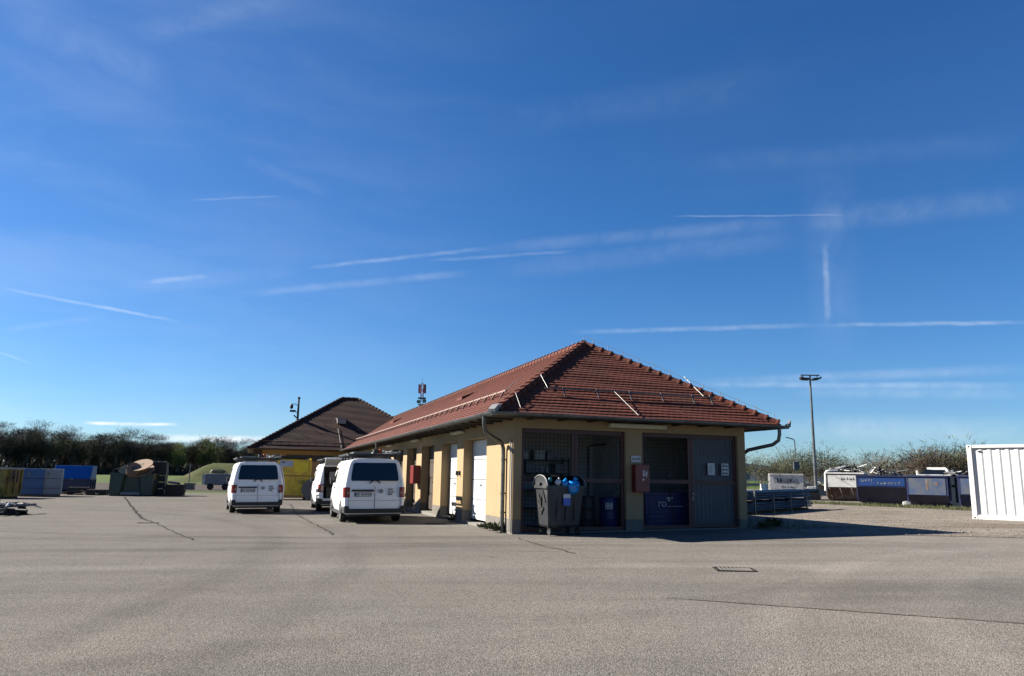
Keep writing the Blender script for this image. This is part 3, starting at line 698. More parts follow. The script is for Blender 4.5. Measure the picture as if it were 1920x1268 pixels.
    for zl, ws in ((1.02, (.03, .028, .03, .02)), (.945, (.036, .02, .02, 0, .03, .022)), (.87, (.022, .03, .02, .026))):
        x = .42
        for w_ in ws:
            if w_: mb.box(x, x+w_, -1.006, -.995, zl-.025, zl+.016); mb.box(x, x+.008, -1.0065, -.9945, zl-.025, zl+.03)
            x += w_+.010 if w_ else .02
    mb.build('lettering', MT['text'], root)
    mb = MB(); mb.loft([[Vector((x*k, y, z)) for x, z in ((-.95, .30), (.95, .30), (.955, .42), (.95, .52 if k < .99 else .5), (.86, .52), (.80, .43), (-.80, .43), (-.86, .52), (-.95, .52 if k < .99 else .5), (-.955, .42))] for y, k in ((-1.075, .955), (-1.06, .985), (-.95, 1.0), (-.62, 1.0))]); mb.box(-.8, .8, -.98, -.6, .2, .3)
    mb.build('rear_bumper', MT['bumper'], root, bevel=.015)
    mb = MB()
    for a in (-1, 1): mb.box(min(a*.86, a*.935), max(a*.86, a*.935), .42, 2.58, .22, .32)
    mb.box(-.8, .8, 3.6, 3.99, .26, .5); mb.box(-.7, .7, -.6, 3.6, .24, .30)
    mb.build('sill', MT['bumper'], root)
    for a in (-1, 1):
        for y in (0, 3.0):
            mb = MB(); xo, xi = a*.945, a*.73
            mb.loft([[Vector((x, y+r*cos(2*pi*i/28), .325+r*sin(2*pi*i/28))) for i in range(28)] for x, r in ((xi, .27), (xi, .315), (xi+a*.03, .328), (xo-a*.03, .328), (xo, .315), (xo-a*.005, .215), (xo-a*.03, .205))], smooth=True)
            wh = mb.build('wheel', MT['black'], root)
            mb = MB(); mb.tube((xo-a*.035, y, .325), (xo-a*.012, y, .325), .208, 24); mb.tube((xo-a*.012, y, .325), (xo+a*.008, y, .325), .07, 14); mb.build('rim', MT['rim'], wh)
            mb = MB()
            for i in range(5):
                an = 2*pi*i/5; mb.tube((xo-a*.013, y+.14*cos(an), .325+.14*sin(an)), (xo-a*.0105, y+.14*cos(an), .325+.14*sin(an)), .035, 10)
            mb.build('rim_holes', MT['black'], wh)
        # cab window, door seam, handle, mirror
        def sx(z):
            for (w0, z0), (w1, z1) in zip(SEC, SEC[1:]):
                if z0 <= z <= z1: return w0 + (w1-w0)*(z-z0)/(z1-z0)
        mb = MB(); W = [(1.80, 1.20), (2.72, 1.20), (2.98, 1.20), (2.78, 1.46), (2.55, 1.72), (1.84, 1.72)]
        n = len(W); mb.add([(a*(sx(z)+.006 - (.03 if y > 2.75 else 0)), y, z) for y, z in W] + [(a*(sx(z)-.03), y, z) for y, z in W], [tuple(range(n)), tuple(range(n, 2*n))[::-1]] + [(i, n+i, n+(i+1) % n, (i+1) % n) for i in range(n)])
        mb.build('cab_window', MT['vanglass'], root)
        mb = MB()
        for y in (1.72, .42, 2.9):
            for z0, z1 in ((.45, 1.0), (1.0, 1.44), (1.44, 1.72)):
                if y == 2.9 and z1 > 1.1: continue
                mb.bar((a*(sx(z0)+.001), y, z0), (a*(sx(z1)+.001), y, z1), .012, .006, up=(a, 0, 0))
        mb.bar((a*.952, -.82, 1.06), (a*.952, 1.7, 1.06), .007, .02, up=(0, 0, 1))
        mb.build('side_seams', MT['seam'], root)
        mb = MB(); mb.box(min(a*.95, a*.975), max(a*.95, a*.975), 1.83, 2.03, 1.02, 1.06); mb.build('door_handle', MT['bumper'], root)
        mb = MB(); mb.box(min(a*.90, a*1.0), max(a*.90, a*1.0), 2.80, 2.9, 1.2, 1.26); mb.box(min(a*.95, a*1.02), max(a*.95, a*1.02), 2.82, 3.0, 1.15, 1.36); mb.build('wing_mirror', MT['bumper'], root, bevel=.03)
    # small side script on the left side
    mb = MB()
    for i, (y, z, w_) in enumerate(((.1, 1.62, .1), (-.05, 1.62, .09), (-.2, 1.62, .08), (.1, 1.5, .12), (-.1, 1.5, .14), (.1, 1.4, .2))): mb.bar((-(sx(z)+.002), y, z), (-(sx(z)+.002), y-w_, z), .006, .05)
    mb.build('side_lettering', MT['text'], root)
    # windscreen
    mb = MB(); mb.add([(-.82, 3.42, 1.25), (.82, 3.42, 1.25), (.68, 2.66, 1.93), (-.68, 2.66, 1.93), (-.82, 3.38, 1.22), (.82, 3.38, 1.22), (.68, 2.62, 1.9), (-.68, 2.62, 1.9)], [(0, 1, 2, 3), (4, 7, 6, 5), (0, 4, 5, 1), (1, 5, 6, 2), (2, 6, 7, 3), (3, 7, 4, 0)]); mb.build('windscreen', MT['vanglass'], root)
    mb = MB(); mb.box(-.2, .1, -.62, -.58, 1.945, 1.975); mb.build('brake_lamp', MT['tubewhite'], root)
    # roof rack and what is bolted to it
    mb = MB()
    for y in (-.5, .45, 1.4, 2.2):
        mb.box(-.80, .86, y, y+.06, 2.055, 2.10)
        for a in (-.68, .68): mb.box(a-.03, a+.03, y, y+.06, 1.93, 2.055)
    for x in (-.80, -.02, .88): mb.box(x-.03, x+.03, -.56, 2.3, 2.10, 2.145 if x < 0 else 2.19)
    mb.box(-.77, .85, -.56, -.52, 2.10, 2.135)
    mb.build('roof_rack', MT['rack'], root)
    mb = MB(); mb.loft([[Vector((x, y, z)) for x, z in ((-.66, 2.10), (-.08, 2.10), (-.08, 2.17), (-.14, 2.195), (-.60, 2.195), (-.66, 2.17))] for y in (-.55, 1.7)]); mb.box(-.64, -.10, -.57, -.551, 2.14, 2.16); mb.build('roof_box', pm('tray_grey', (.30, .34, .34), .5, .2, var=.2), root)
    mb = MB(); mb.box(.0, .15, -.5, -.1, 2.146, 2.27); mb.box(.60, .80, -.45, -.2, 2.205, 2.27); mb.build('control_box', MT['rack'], root)
    mb = MB(); mb.lathe([(0, 2.142), (.075, 2.142), (.07, 2.26), (.04, 2.285), (0, 2.287)], (.21, -.42, 0), 14); mb.build('beacon', MT['orange'], root)
    mb = MB(); mb.tube((.32, -.5, 2.20), (.32, 2.1, 2.20), .06, 14); mb.tube((.45, -.5, 2.18), (.45, 2.1, 2.18), .035, 10); mb.build('pipe_tube', MT['tubewhite'], root)
    mb = MB()
    for x in (.55, .83): mb.box(x-.018, x+.018, -.62, 2.1, 2.192, 2.23)
    for i in range(9): mb.box(.57, .81, -.48+i*.3, -.45+i*.3, 2.2, 2.222)
    mb.build('ladder', MT['alu'], root)
    return root
van_a = van_proto()
VG = 'white service vans with roof racks'
def put_van(v, x, y, head):  # x, y: ground under the rear axle
    hd = radians(head); c, s = cos(hd), sin(hd)
    zb = g(x, y); zf = g(x-3*s, y+3*c); v.location = (x, y, zb); v.rotation_euler = (atan2(zf-zb, 3), 0, hd)
    zl = g(x-.8*c, y-.8*s); zr = g(x+.8*c, y+.8*s); v.rotation_euler = (atan2(zf-zb, 3), -atan2(zr-zl, 1.6), hd)
van_b = copy_tree(van_a, (0, 0, 0), 0); van_c = copy_tree(van_a, (0, 0, 0), 0)
for v, lab in ((van_a, 'white van nearest the garage doors, closed, with licence plate and roof rack'), (van_b, 'white van with raised tailgate and open load bay, half hidden behind the nearest van'), (van_c, 'white van with its right sliding door open, standing apart on the left')):
    tag(v, lab, 'van', VG)
put_van(van_a, -4.50, 24.80, 18.5); put_van(van_b, -7.2, 32.45, 18.5); put_van(van_c, -10.15, 30.6, 22.5)
# the half-hidden van has its tailgate up: an open load bay
for ch in list(van_b.children):
    if ch.name.split('.')[0] in ('rear_window', 'wiper', 'door_seams', 'plate_bar', 'number_plate', 'emblem', 'lettering'):
        for q in list(ch.children): bpy.data.objects.remove(q)
        bpy.data.objects.remove(ch)
bdy = [c for c in van_b.children if c.name.startswith('body')][0]; bdy.data = bdy.data.copy(); bdy.modifiers.clear()
cut = MB(); cut.box(-.76, .76, -1.3, 1.0, .52, 1.80); c = cut.build('bay_cutter', MT['vanwhite']); c.parent = van_b
md = bdy.modifiers.new('bay', 'BOOLEAN'); md.object = c; md.operation = 'DIFFERENCE'; md.solver = 'EXACT'
dg = bpy.context.evaluated_depsgraph_get(); dg.update(); me = bpy.data.meshes.new_from_object(bdy.evaluated_get(dg)); bdy.modifiers.clear(); bdy.data = me
me.materials.clear(); me.materials.append(MT['vanwhite']); me.materials.append(MT['dark'])
for f in me.polygons:
    f.material_index = 1 if (abs(f.center.x) < .765 and .515 < f.center.z < 1.805 and -.93 < f.center.y < 1.01 and not (f.center.z > 1.81)) and (abs(abs(f.center.x)-.76) < .004 or abs(f.center.z-.52) < .004 or abs(f.center.z-1.8) < .004 or abs(f.center.y-1.0) < .004) else 0
bpy.data.objects.remove(c); ES = bdy.modifiers.new('soft', 'EDGE_SPLIT'); ES.split_angle = radians(38)
mb = MB(); mb.loft([[Vector((x, y, z)) for x, y, z in ((-.74, -.80, 1.86), (.74, -.80, 1.86), (.80, -1.95, 2.10), (-.80, -1.95, 2.10))], [Vector((x, y, z)) for x, y, z in ((-.74, -.80, 1.91), (.74, -.80, 1.91), (.80, -1.95, 2.16), (-.80, -1.95, 2.16))]]); tg = mb.build('tailgate', MT['vanwhite'], van_b, bevel=.02); tg['label'] = 'raised tailgate over the open load bay'
mb = MB(); mb.box(-.62, -.12, -.72, -.2, .53, .95); mb.box(.05, .6, -.6, .2, .53, 1.1); mb.build('tool_drawers', MT['scrapd'] if 'scrapd' in MT else MT['dark'], van_b); mb = MB(); mb.box(-.45, -.1, .1, .12, 1.2, 1.6); mb.build('paper_sheet', MT['paper'], van_b)
# the open sliding door of the van on the left
mb = MB(); mb.loft([[Vector((x+1.045-.955, y, z)) for x, z in ((.92, .40), (.955, .75), (.955, 1.1), (.90, 1.45), (.80, 1.82), (.765, 1.82), (.865, 1.45), (.915, 1.1), (.915, .75), (.885, .40))] for y in (-.55, .70)])
sd_ = mb.build('sliding_door', MT['vanwhite'], van_c); sd_['label'] = 'open sliding door on the right side'
mb = MB(); mb.loft([[Vector((x+1.045-.955, y, z)) for x, z in ((.955, 1.2), (.906, 1.45), (.835, 1.72), (.83, 1.72), (.90, 1.45), (.95, 1.2))] for y in (-.3, .55)]); mb.build('door_window', MT['vanglass'], sd_)
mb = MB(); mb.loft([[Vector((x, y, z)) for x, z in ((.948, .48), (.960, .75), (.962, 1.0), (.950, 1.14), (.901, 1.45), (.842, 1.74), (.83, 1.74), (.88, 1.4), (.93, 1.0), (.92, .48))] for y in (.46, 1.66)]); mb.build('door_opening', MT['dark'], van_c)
# ------------------------------------------------------------------ bins and stores at the garage
MT['bin'] = pm('bin_plastic', (.028, .031, .04), .5, var=.2, scale=2, stain=(.13, .13, .13), thr=.62)
MT['bluebag'] = pm('blue_bag', (.01, .30, .85), .2, var=.35, scale=9, k=.55)
MT['whitebag'] = pm('white_bag', (.8, .8, .8), .3, var=.1, k=.55)
MT['bluep'] = pm('blue_plastic', (.02, .035, .30), .45, var=.15)
MT['bluesk'] = pm('skip_blue', (.011, .075, .31), .42, var=.2, scale=1.6, stain=(.10, .09, .10), thr=.66, sscale=3)
MT['navysk'] = pm('skip_navy', (.006, .021, .12), .45, var=.25, scale=1.6, stain=(.06, .05, .06), thr=.63, sscale=2.5)
MT['fadedblue'] = pm('skip_faded_panel', (.042, .09, .22), .55, var=.25, scale=2, stain=(.13, .145, .165), thr=.52, sscale=1.8)
MT['whitesk'] = pm('skip_white', (.66, .66, .64), .5, var=.15, scale=2, stain=(.20, .17, .15), thr=.6, sscale=2.2, k=.7)
MT['rustsk'] = pm('skip_rust', (.27, .25, .23), .8, var=.3, scale=2, stain=(.16, .065, .035), thr=.5, sscale=1.7)
MT['greensk'] = pm('skip_green', (.048, .10, .07), .5, var=.2, scale=1.5, stain=(.08, .11, .09), thr=.62)
MT['yellowsk'] = pm('skip_yellow', (.85, .54, .02), .45, var=.15, scale=1.5, stain=(.38, .24, .05), thr=.62, sscale=2, k=.85)
MT['olivesk'] = pm('skip_olive', (.50, .37, .04), .5, var=.25, scale=1.2, stain=(.12, .09, .03), thr=.55, sscale=1.2)
MT['timber'] = pm('timber', (.42, .27, .17), .8, var=.25, scale=6)
MT['scrap'] = pm('scrap_metal', (.34, .35, .36), .45, .5, var=.35, scale=6)
MT['scrapd'] = pm('scrap_dark', (.035, .036, .04), .6, .2, var=.4, scale=6)
MT['greybox'] = pm('grey_metal', (.36, .39, .42), .5, var=.12, scale=1.5)
MT['rackm'] = pm('beam_steel', (.032, .04, .06), .42, .5, var=.3, scale=3)
MT['crate'] = pm('black_crate', (.022, .022, .026), .55, var=.4, scale=6)

def at_g(s, t, dz=0): x, y = gw(s, t); return (x, y, g(x, y)+dz)
B = thing('wheeled_bin', 'dark grey wheeled waste bin overflowing with blue bags, by the left gate', 'bin', at_g(1.06, -.50), TH+.14)
W_, D_ = .53, .37
def bring(z, kx, ky, inset=.05):
    x, y = W_*kx, D_*ky
    return [Vector(p) for p in ((-x+inset, -y, z), (x-inset, -y, z), (x, -y+inset, z), (x, y-inset, z), (x-inset, y, z), (-x+inset, y, z), (-x, y-inset, z), (-x, -y+inset, z))]
mb = MB(); mb.loft([bring(.19, .80, .72), bring(.24, .86, .80), bring(1.05, .98, .98), bring(1.16, 1.0, 1.0)])
mb.loft([bring(1.13, 1.06, 1.08), bring(1.20, 1.06, 1.08)])
for x in (-.25, 0, .25): mb.box(x-.015, x+.015, -D_*.985, -D_*.9, .35, 1.1)
mb.build('body', MT['bin'], B, bevel=.01)
for a in (-1, 1):       # rounded end shields under the lid
    mb = MB(); n = 14; P = [(-.39+.0, 1.19)] + [(-.37*cos(pi*i/n), 1.19+.25*sin(pi*i/n)) for i in range(n+1)] + [(.39, 1.19)]
    mb.prism(P, lambda y, z, d: (d, y, z), min(a*.50, a*.54), max(a*.50, a*.54)); mb.build('end_shield', MT['bin'], B)
    mb = MB(); mb.pipe([(a*.545, -.38*cos(pi*i/n), 1.19+.262*sin(pi*i/n)) for i in range(n+1)], .014, 6); mb.build('shield_rim', MT['greybox'], B)
    mb = MB(); mb.box(min(a*.50, a*.60), max(a*.50, a*.60), -.06, .06, 1.22, 1.27); mb.build('trunnion', MT['bin'], B)
mb = MB(); n = 14
mb.loft([[Vector((x, -.36*cos(A), 1.2+.25*sin(A))) for A in [pi*(.38+.62*i/n) for i in range(n+1)]] + [Vector((x, -.34*cos(A), 1.2+.235*sin(A))) for A in [pi*(.38+.62*i/n) for i in range(n+1)][::-1]] for x in (-.49, .49)])
mb.build('lid', MT['dark'], B)
for x in (-.40, .40):
    for y in (-.24, .24):
        mb = MB(); mb.tube((x-.025, y, .085), (x+.025, y, .085), .085, 16); mb.bar((x, y, .10), (x, y+.03, .22), .07, .02); c = mb.build('castor', MT['black'], B)
        mb = MB(); mb.tube((x-.03, y, .085), (x+.03, y, .085), .035, 10); mb.build('hub', MT['steel'], c)
mb = MB(); mb.box(-.10, .10, -.395, -.385, .90, 1.0); mb.build('sticker', MT['paper'], B); mb = MB(); mb.box(-.10, .10, -.394, -.384, .72, .898); mb.build('sticker', pm('sticker_blue', (.05, .12, .62), .4, k=.55), B)
mb = MB(); rr = random.Random(11)       # black scrawl on the lit side
pts = [(-.12, 1.08), (-.2, .8), (-.05, 1.0), (.02, .72), (.1, .98), (.0, .62), (.15, .8), (.05, .5), (-.1, .66), (.12, .55)]
for p, q in zip(pts, pts[1:]): mb.bar((-.534+.085*(1.05-p[1])*1.0, p[0], p[1]), (-.534+.085*(1.05-q[1])*1.0, q[0], q[1]), .03, .03)
mb.build('scrawl', MT['black'], B)
def bag(name, mat, c, r, label, seed, sq=(1, .8, 1.1), group=None):
    mb = MB(); rnd = random.Random(seed); mb.ball((0, 0, 0), r, 12, 0, sq, .35, rnd); mb.tube((0, 0, r*sq[2]*.8), (.02, 0, r*sq[2]*1.35), r*.25, 7, r*.4)
    o = mb.build(name, mat); x, y = gw(c[0], c[1]); o.location = (x, y, c[2]); o.rotation_euler = (.2, .1, TH); return tag(o, label, 'bag', group)
bag('rubbish_bag', MT['bluebag'], (1.30, -.86, 1.36), .165, 'bright blue bag bulging over the front edge of the bin', 1)
bag('rubbish_bag', MT['bluebag'], (1.06, -.87, 1.45), .085, 'small knotted blue bag beside the large blue bag', 2)
bag('rubbish_bag', MT['whitebag'], (.88, -.86, 1.47), .075, 'small white bag on the left rim of the bin', 3)
bag('rubbish_bag', pm('teal_bag', (.05, .32, .36), .3), (.70, -.80, 1.52), .06, 'small teal bag at the bin corner', 4)
# things inside the two stores
def drum(s, t, r, h, mat, label):
    x, y = gw(s, t); mb = MB(); mb.lathe([(0, 0), (r*.96, 0), (r, .03), (r, h*.33), (r*1.025, h*.345), (r, h*.36), (r, h*.66), (r*1.025, h*.675), (r, h*.69), (r, h*.97), (r*.97, h), (r*.9, h), (r*.9, h*.96), (0, h*.96)], n=24)
    o = thing('barrel', label, 'barrel', (x, y, .22)); mb.build('body', mat, o); k = MB(); k.lathe([(r*.96, h*.955), (r*1.04, h*.955), (r*1.04, h*1.0), (r*.96, h*1.0)], n=24); k.build('rim', mat, o); return o
dm = drum(3.0, .62, .27, .86, MT['bluep'], 'blue plastic barrel standing behind the left gate')
mb = MB(); mb.box(-.285, -.275, -.1, .1, .55, .72); l_ = mb.build('barrel_label', MT['paper'], dm); l_.rotation_euler = (0, 0, TH+1.1)
drum(2.38, .80, .24, .88, MT['dark'], 'black barrel standing beside the blue barrel')
sh = thing('shelf', 'dark steel shelf against the back wall of the left store', 'shelf', (CX, CY, 0), TH)
mb = MB()
for s in (.55, 2.35):
    for t in (1.95, 2.4): mb = MB(); mb.box(s-.02, s+.02, t-.02, t+.02, .2, 2.15); mb.build('upright', MT['scrapd'], sh)
for z in (.7, 1.2, 1.68, 2.06): mb = MB(); mb.box(.53, 2.37, 1.93, 2.42, z, z+.025); mb.build('shelf_board', MT['scrapd'], sh)
def crate(name, s0, s1, t0, t1, z0, z1, mat, label, cat='box', lid=True):
    o = thing(name, label, cat, (CX, CY, 0), TH); mb = MB(); mb.box(s0, s1, t0, t1, z0, z1); mb.build('body', mat, o, bevel=.012)
    if lid: mb = MB(); mb.box(s0-.012, s1+.012, t0-.012, t1+.012, z1+.001, z1+.03); mb.build('lid', mat, o, bevel=.006)
    return o
crate('storage_box', 1.30, 1.62, 1.96, 2.3, 2.087, 2.32, MT['paper'], 'larger white box on top of the store shelf')
crate('storage_box', 1.70, 1.93, 1.96, 2.3, 2.087, 2.31, MT['greybox'], 'pale grey box on top of the shelf beside the white box')
crate('storage_box', .98, 1.16, 2.0, 2.25, 2.087, 2.30, MT['paper'], 'narrow white box at the left end of the shelf top')
crate('storage_box', 1.05, 1.30, 1.96, 2.3, 1.707, 1.98, MT['greybox'], 'grey drawer box on the upper shelf board')
crate('storage_box', 1.95, 2.2, 1.96, 2.3, 1.707, 1.95, MT['greybox'], 'grey tub at the right end of the upper shelf board')
for i in range(2):
    x, y = gw(1.55+.14*i, 1.97); mb = MB(); mb.lathe([(0, 0), (.035, 0), (.035, .16), (.015, .19), (.015, .22), (0, .22)], n=12); o = mb.build('bottle', MT['whitebag']); o.location = (x, y, 1.706)
    tag(o, ['white bottle on the shelf, the left of two', 'white bottle on the shelf, the right of two'][i], 'bottle')
fr = thing('clothes_rail', 'black tubular frame standing by the store partition', 'frame', (CX, CY, 0), TH)
mb = MB(); mb.pipe([(2.72, 1.4, .25), (2.72, 1.4, 2.45), (2.76, 1.4, 2.5), (3.3, 1.4, 2.55)], .025, 8); mb.build('post', MT['scrapd'], fr); mb = MB(); mb.box(2.4, 3.0, 1.15, 1.65, .25, .29); mb.build('foot', MT['scrapd'], fr)
bb = thing('blue_container', 'blue plastic container with white arrow logo behind the right gate', 'container', (CX, CY, 0), TH)
mb = MB(); mb.loft([[Vector(p) for p in ((s0, t0, z), (s1, t0, z), (s1, t1, z), (s0, t1, z))] for s0, s1, t0, t1, z in ((4.12, 5.48, .58, 1.5, .3), (4.02, 5.56, .5, 1.6, 1.16), (4.0, 5.58, .48, 1.62, 1.16), (4.0, 5.58, .48, 1.62, 1.22))]); mb.build('body', MT['bluep'], bb, bevel=.02)
mb = MB()
for z in (.42, .55, .68): mb.box(4.16, 5.4, .50, .58, z, z+.03)
mb.build('ribs', MT['bluep'], bb)
cu = bpy.data.curves.new('logo_text', 'FONT'); cu.body = 'ro'; cu.size = .30; cu.extrude = .003
to = bpy.data.objects.new('logo', cu); COL.objects.link(to); dg = bpy.context.evaluated_depsgraph_get()
me = bpy.data.meshes.new_from_object(to.evaluated_get(dg)); bpy.data.objects.remove(to)
lo = bpy.data.objects.new('logo_letters', me); COL.objects.link(lo); lo.parent = bb; lo.location = (4.42, .488, .84); lo.rotation_euler = (pi/2, 0, 0); me.materials.clear(); me.materials.append(MT['paper'])
mb = MB(); mb.prism([(4.69, 1.10), (4.90, 1.10), (4.88, 1.05), (4.76, .97)], lambda a, b_, d: (a, d, b_), .478, .49); mb.box(4.72, 5.2, .47, .489, .84, .86); mb.build('logo_arrow', MT['paper'], bb)
br = thing('broom', 'broom leaning in the right store beside the blue container', 'broom', (CX, CY, 0), TH)
mb = MB(); mb.tube((4.9, .42, .3), (4.75, .44, 1.75), .016); mb.build('handle', MT['scrapd'], br); mb = MB(); mb.bar((4.73, .44, 1.62), (4.79, .44, 1.78), .06, .09); mb.build('head', MT['dark'], br)
crate('storage_box', 5.35, 5.6, .25, .42, .30, 1.1, MT['greybox'], 'tall grey box between gate and blue container', lid=False)

# weeds along the wall foot
def weed(s, t, n, h, seed, label):
    rnd = random.Random(seed); mb = MB()
    for i in range(n):
        a = rnd.uniform(0, 2*pi); r0 = rnd.uniform(0, .12); L = h*rnd.uniform(.4, 1); p = Vector((r0*cos(a), r0*sin(a), rnd.uniform(0, .3)*h)); q = p + Vector((cos(a)*L*.8, sin(a)*L*.8, L*rnd.uniform(.2, .9))); w_ = Vector((-sin(a), cos(a), 0))*rnd.uniform(.015, .04)
        mb.add([p, (p+q)/2+w_+Vector((0, 0, .03)), q, (p+q)/2-w_+Vector((0, 0, .03))], [(0, 1, 2, 3)])
    o = mb.build('weed', MT['leafd']); x, y = gw(s, t); o.location = (x, y, g(x, y)); return tag(o, label, 'plant')
MT['leafd'] = pm('weed_leaf', (.10, .135, .05), .7, var=.4, scale=20)
weed(-.13, .75, 110, .28, 1, 'green weed at the wall foot next to the downpipe')
weed(-.12, 1.55, 90, .24, 2, 'smaller green weed under the plinth, farther from the downpipe')
weed(-.10, 2.3, 60, .14, 3, 'low weed at the corner of the nearest white door')
weed(7.35, -.25, 120, .22, 4, 'weed in the shade at the right garage corner')
weed(8.1, .3, 160, .3, 5, 'taller shaded weed clump beside the right garage wall')
weed(-.12, 5.9, 40, .2, 6, 'dry weed by the pillar between the white doors')
rnd = random.Random(9); mb = MB()
for i in range(1500):
    s, t = 7.05 + rnd.random()**1.5*3.0, -.9 + rnd.random()*6; x, y = gw(s, t); a = rnd.uniform(0, 6.3); L = rnd.uniform(.04, .16); w_ = .008
    p = Vector((x, y, g(x, y)-.01)); mb.add([p+Vector((w_*cos(a), w_*sin(a), 0)), p-Vector((w_*cos(a), w_*sin(a), 0)), p+Vector((rnd.uniform(-.06, .06), rnd.uniform(-.06, .06), L))], [(0, 1, 2)])
tag(mb.build('grass', MT['leafd']), 'sparse grass growing in the shade right of the garage', 'grass', kind='stuff')

# drain grates
def grate(x, y, w_, d_, rot, label):
    o = thing('drain_grate', label, 'grate', (x, y, g(x, y)-.012), rot); mb = MB()
    for sx in (-1, 1): mb.box(sx*w_/2-.02, sx*w_/2+.02, -d_/2, d_/2, 0, .012)
    for sy in (-1, 1): mb.box(-w_/2+.02, w_/2-.02, sy*d_/2-.02, sy*d_/2+.02, 0, .0119)
    mb.build('frame', MT['tar'], o); mb = MB(); mb.box(-w_/2+.02, w_/2-.02, -d_/2+.02, d_/2-.02, .001, .0035); mb.build('pit', MT['black'], o)
    mb = MB(); n = 8
    for i in range(n): x0 = -w_/2+.04+(w_-.08)*(i+.5)/n; mb.box(x0-.014, x0+.014, -d_/2+.02, d_/2-.02, .004, .011)
    mb.build('bars', pm('grate_bars', (.26, .235, .21), .9), o); return o
grate(3.70, 12.66, .60, .46, -.1, 'square iron drain grate in the asphalt before the garage')
grate(-11.1, 23.7, .55, .25, .1, 'long flat drain grate in the asphalt of the yard on the left')
o = thing('manhole_cover', 'iron cover plate beside the pillar of the white doors', 'cover', (*gw(-.9, 4.6), g(*gw(-.9, 4.6))-.008), TH); mb = MB(); mb.box(-.3, .3, -.2, .2, 0, .012); mb.build('plate', MT['tar'], o)

# ------------------------------------------------------------------ skips and containers
def place(x, y, rot): return (x, y, g(x, y)-.01), radians(rot)
def skip(name, label, x, y, rot, w_, d_, h, mat, band=.42, under=.30, panel=None, pmat=None, group='waste skips', ribs=3, rim=None):
    loc, r = place(x, y, rot); o = thing(name, label, 'skip', loc, r, group)
    hm = h*(1-band); P = [(0, h), (0, hm), (under, .10), (d_-under, .10), (d_, hm), (d_, h), (d_-.05, h), (d_-.05, hm), (d_-under-.02, .3), (under+.02, .3), (.05, hm), (.05, h)]
    mb = MB(); mb.prism(P, lambda a, b_, d: (d, a, b_), -w_/2+.05, w_/2-.05)
    Q = [(0, h), (0, hm), (under, .10), (d_-under, .10), (d_, hm), (d_, h)]
    for a in (-1, 1): mb.prism(Q, lambda a_, b_, d: (d, a_, b_), min(a*w_/2, a*(w_/2-.05)), max(a*w_/2, a*(w_/2-.05)))
    mb.build('body', mat, o)
    mb = MB(); R = .05
    mb.box(-w_/2-.04, w_/2+.04, -.05, .05, h, h+.09); mb.box(-w_/2-.04, w_/2+.04, d_-.05, d_+.05, h, h+.09)
    for a in (-1, 1): mb.box(a*w_/2-.04, a*w_/2+.04, .05, d_-.05, h, h+.09)
    mb.build('rim', rim or mat, o, bevel=.01)
    for a in (-1, 1):
        for i in range(ribs): mb = MB(); y0 = .25+(d_-.5)*i/(max(1, ribs-1)); mb.box(a*(w_/2+.035)-.035, a*(w_/2+.035)+.035, y0-.05, y0+.05, .25, h); mb.build('side_rib', mat, o)
        mb = MB(); mb.tube((a*(w_/2), d_*.35, h*.72), (a*(w_/2+.14), d_*.35, h*.72), .06, 12); mb.build('lifting_lug', MT['scrapd'], o)
    if panel:
        z0, z1 = panel; mb = MB(); mb.box(-w_/2+.10, w_/2-.10, -.02, -.001, z0, z1); mb.build('front_panel', pmat, o)
    mb = MB(); mb.box(-w_/2+.1, w_/2-.1, under, d_-under, 0, .099); mb.build('skid', MT['scrapd'], o)
    return o
def marks(parent, mat, rows, y=-.024, seed=1, th=.03):
    """broken rows of worn lettering: (x0, x1, z, height)"""
    rnd = random.Random(seed); mb = MB()
    for x0, x1, z, hh in rows:
        x = x0
        while x < x1-.04:
            w_ = rnd.uniform(.05, .11)
            mb.box(x, x+th, y-.004, y, z, z+hh*rnd.uniform(.6, 1)); mb.box(x+th+.001, x+w_, y-.0035, y, z+hh*rnd.choice((0, .42, .8)), z+hh*rnd.choice((.1, .52, .95))+.02)
            if rnd.random() < .5: mb.box(x+w_+.001, x+w_+th, y-.004, y, z, z+hh*rnd.uniform(.4, .9))
            x += w_+th+rnd.uniform(.03, .07)
    return mb.build('worn_lettering', mat, parent)
RS = -35
s1 = skip('waste_skip', 'navy skip with worn pale lettering on a blue upper band, beside the rusty skip', 19.95, 40.75, RS, 2.45, 2.6, 1.47, MT['navysk'], .36, .62, (1.0, 1.44), MT['bluesk'])
marks(s1, MT['greybox'], [(-1.0, -.35, 1.22, .14), (-.2, .9, 1.1, .12)], seed=2)
s2 = skip('waste_skip', 'navy skip with large faded grey and blue front panel and rust streaks', 20.6, 37.5, RS-9, 1.85, 2.9, 1.48, MT['navysk'], .60, .55, (.62, 1.42), MT['fadedblue'])
mb = MB(); mb.box(-.05, .06, -.026, -.021, .85, 1.36); mb.box(.35, .5, -.026, -.021, 1.08, 1.25); mb.build('rust_marks', MT['rustsk'], s2)
s3 = skip('waste_skip', 'navy skip with pale panel, partly hidden behind the white container', 21.75, 34.9, RS-9, 2.0, 2.9, 1.48, MT['navysk'], .55, .38, (.70, 1.42), MT['fadedblue'])
s4 = skip('waste_skip', 'rusty white skip heaped with dark scrap metal, left of the navy skips', 20.75, 47.0, -30, 2.15, 2.6, 1.66, MT['rustsk'], .5, .40, (.86, 1.58), MT['whitesk'], rim=MT['whitesk'])
marks(s4, MT['scrapd'], [(-.2, .75, 1.3, .18)], seed=4); mb = MB(); mb.bar((-.5, -.03, 1.5), (.25, -.03, 1.02), .012, .16, up=(0, 1, 0)); mb.build('black_stripe', MT['scrapd'], s4)
mb = MB()
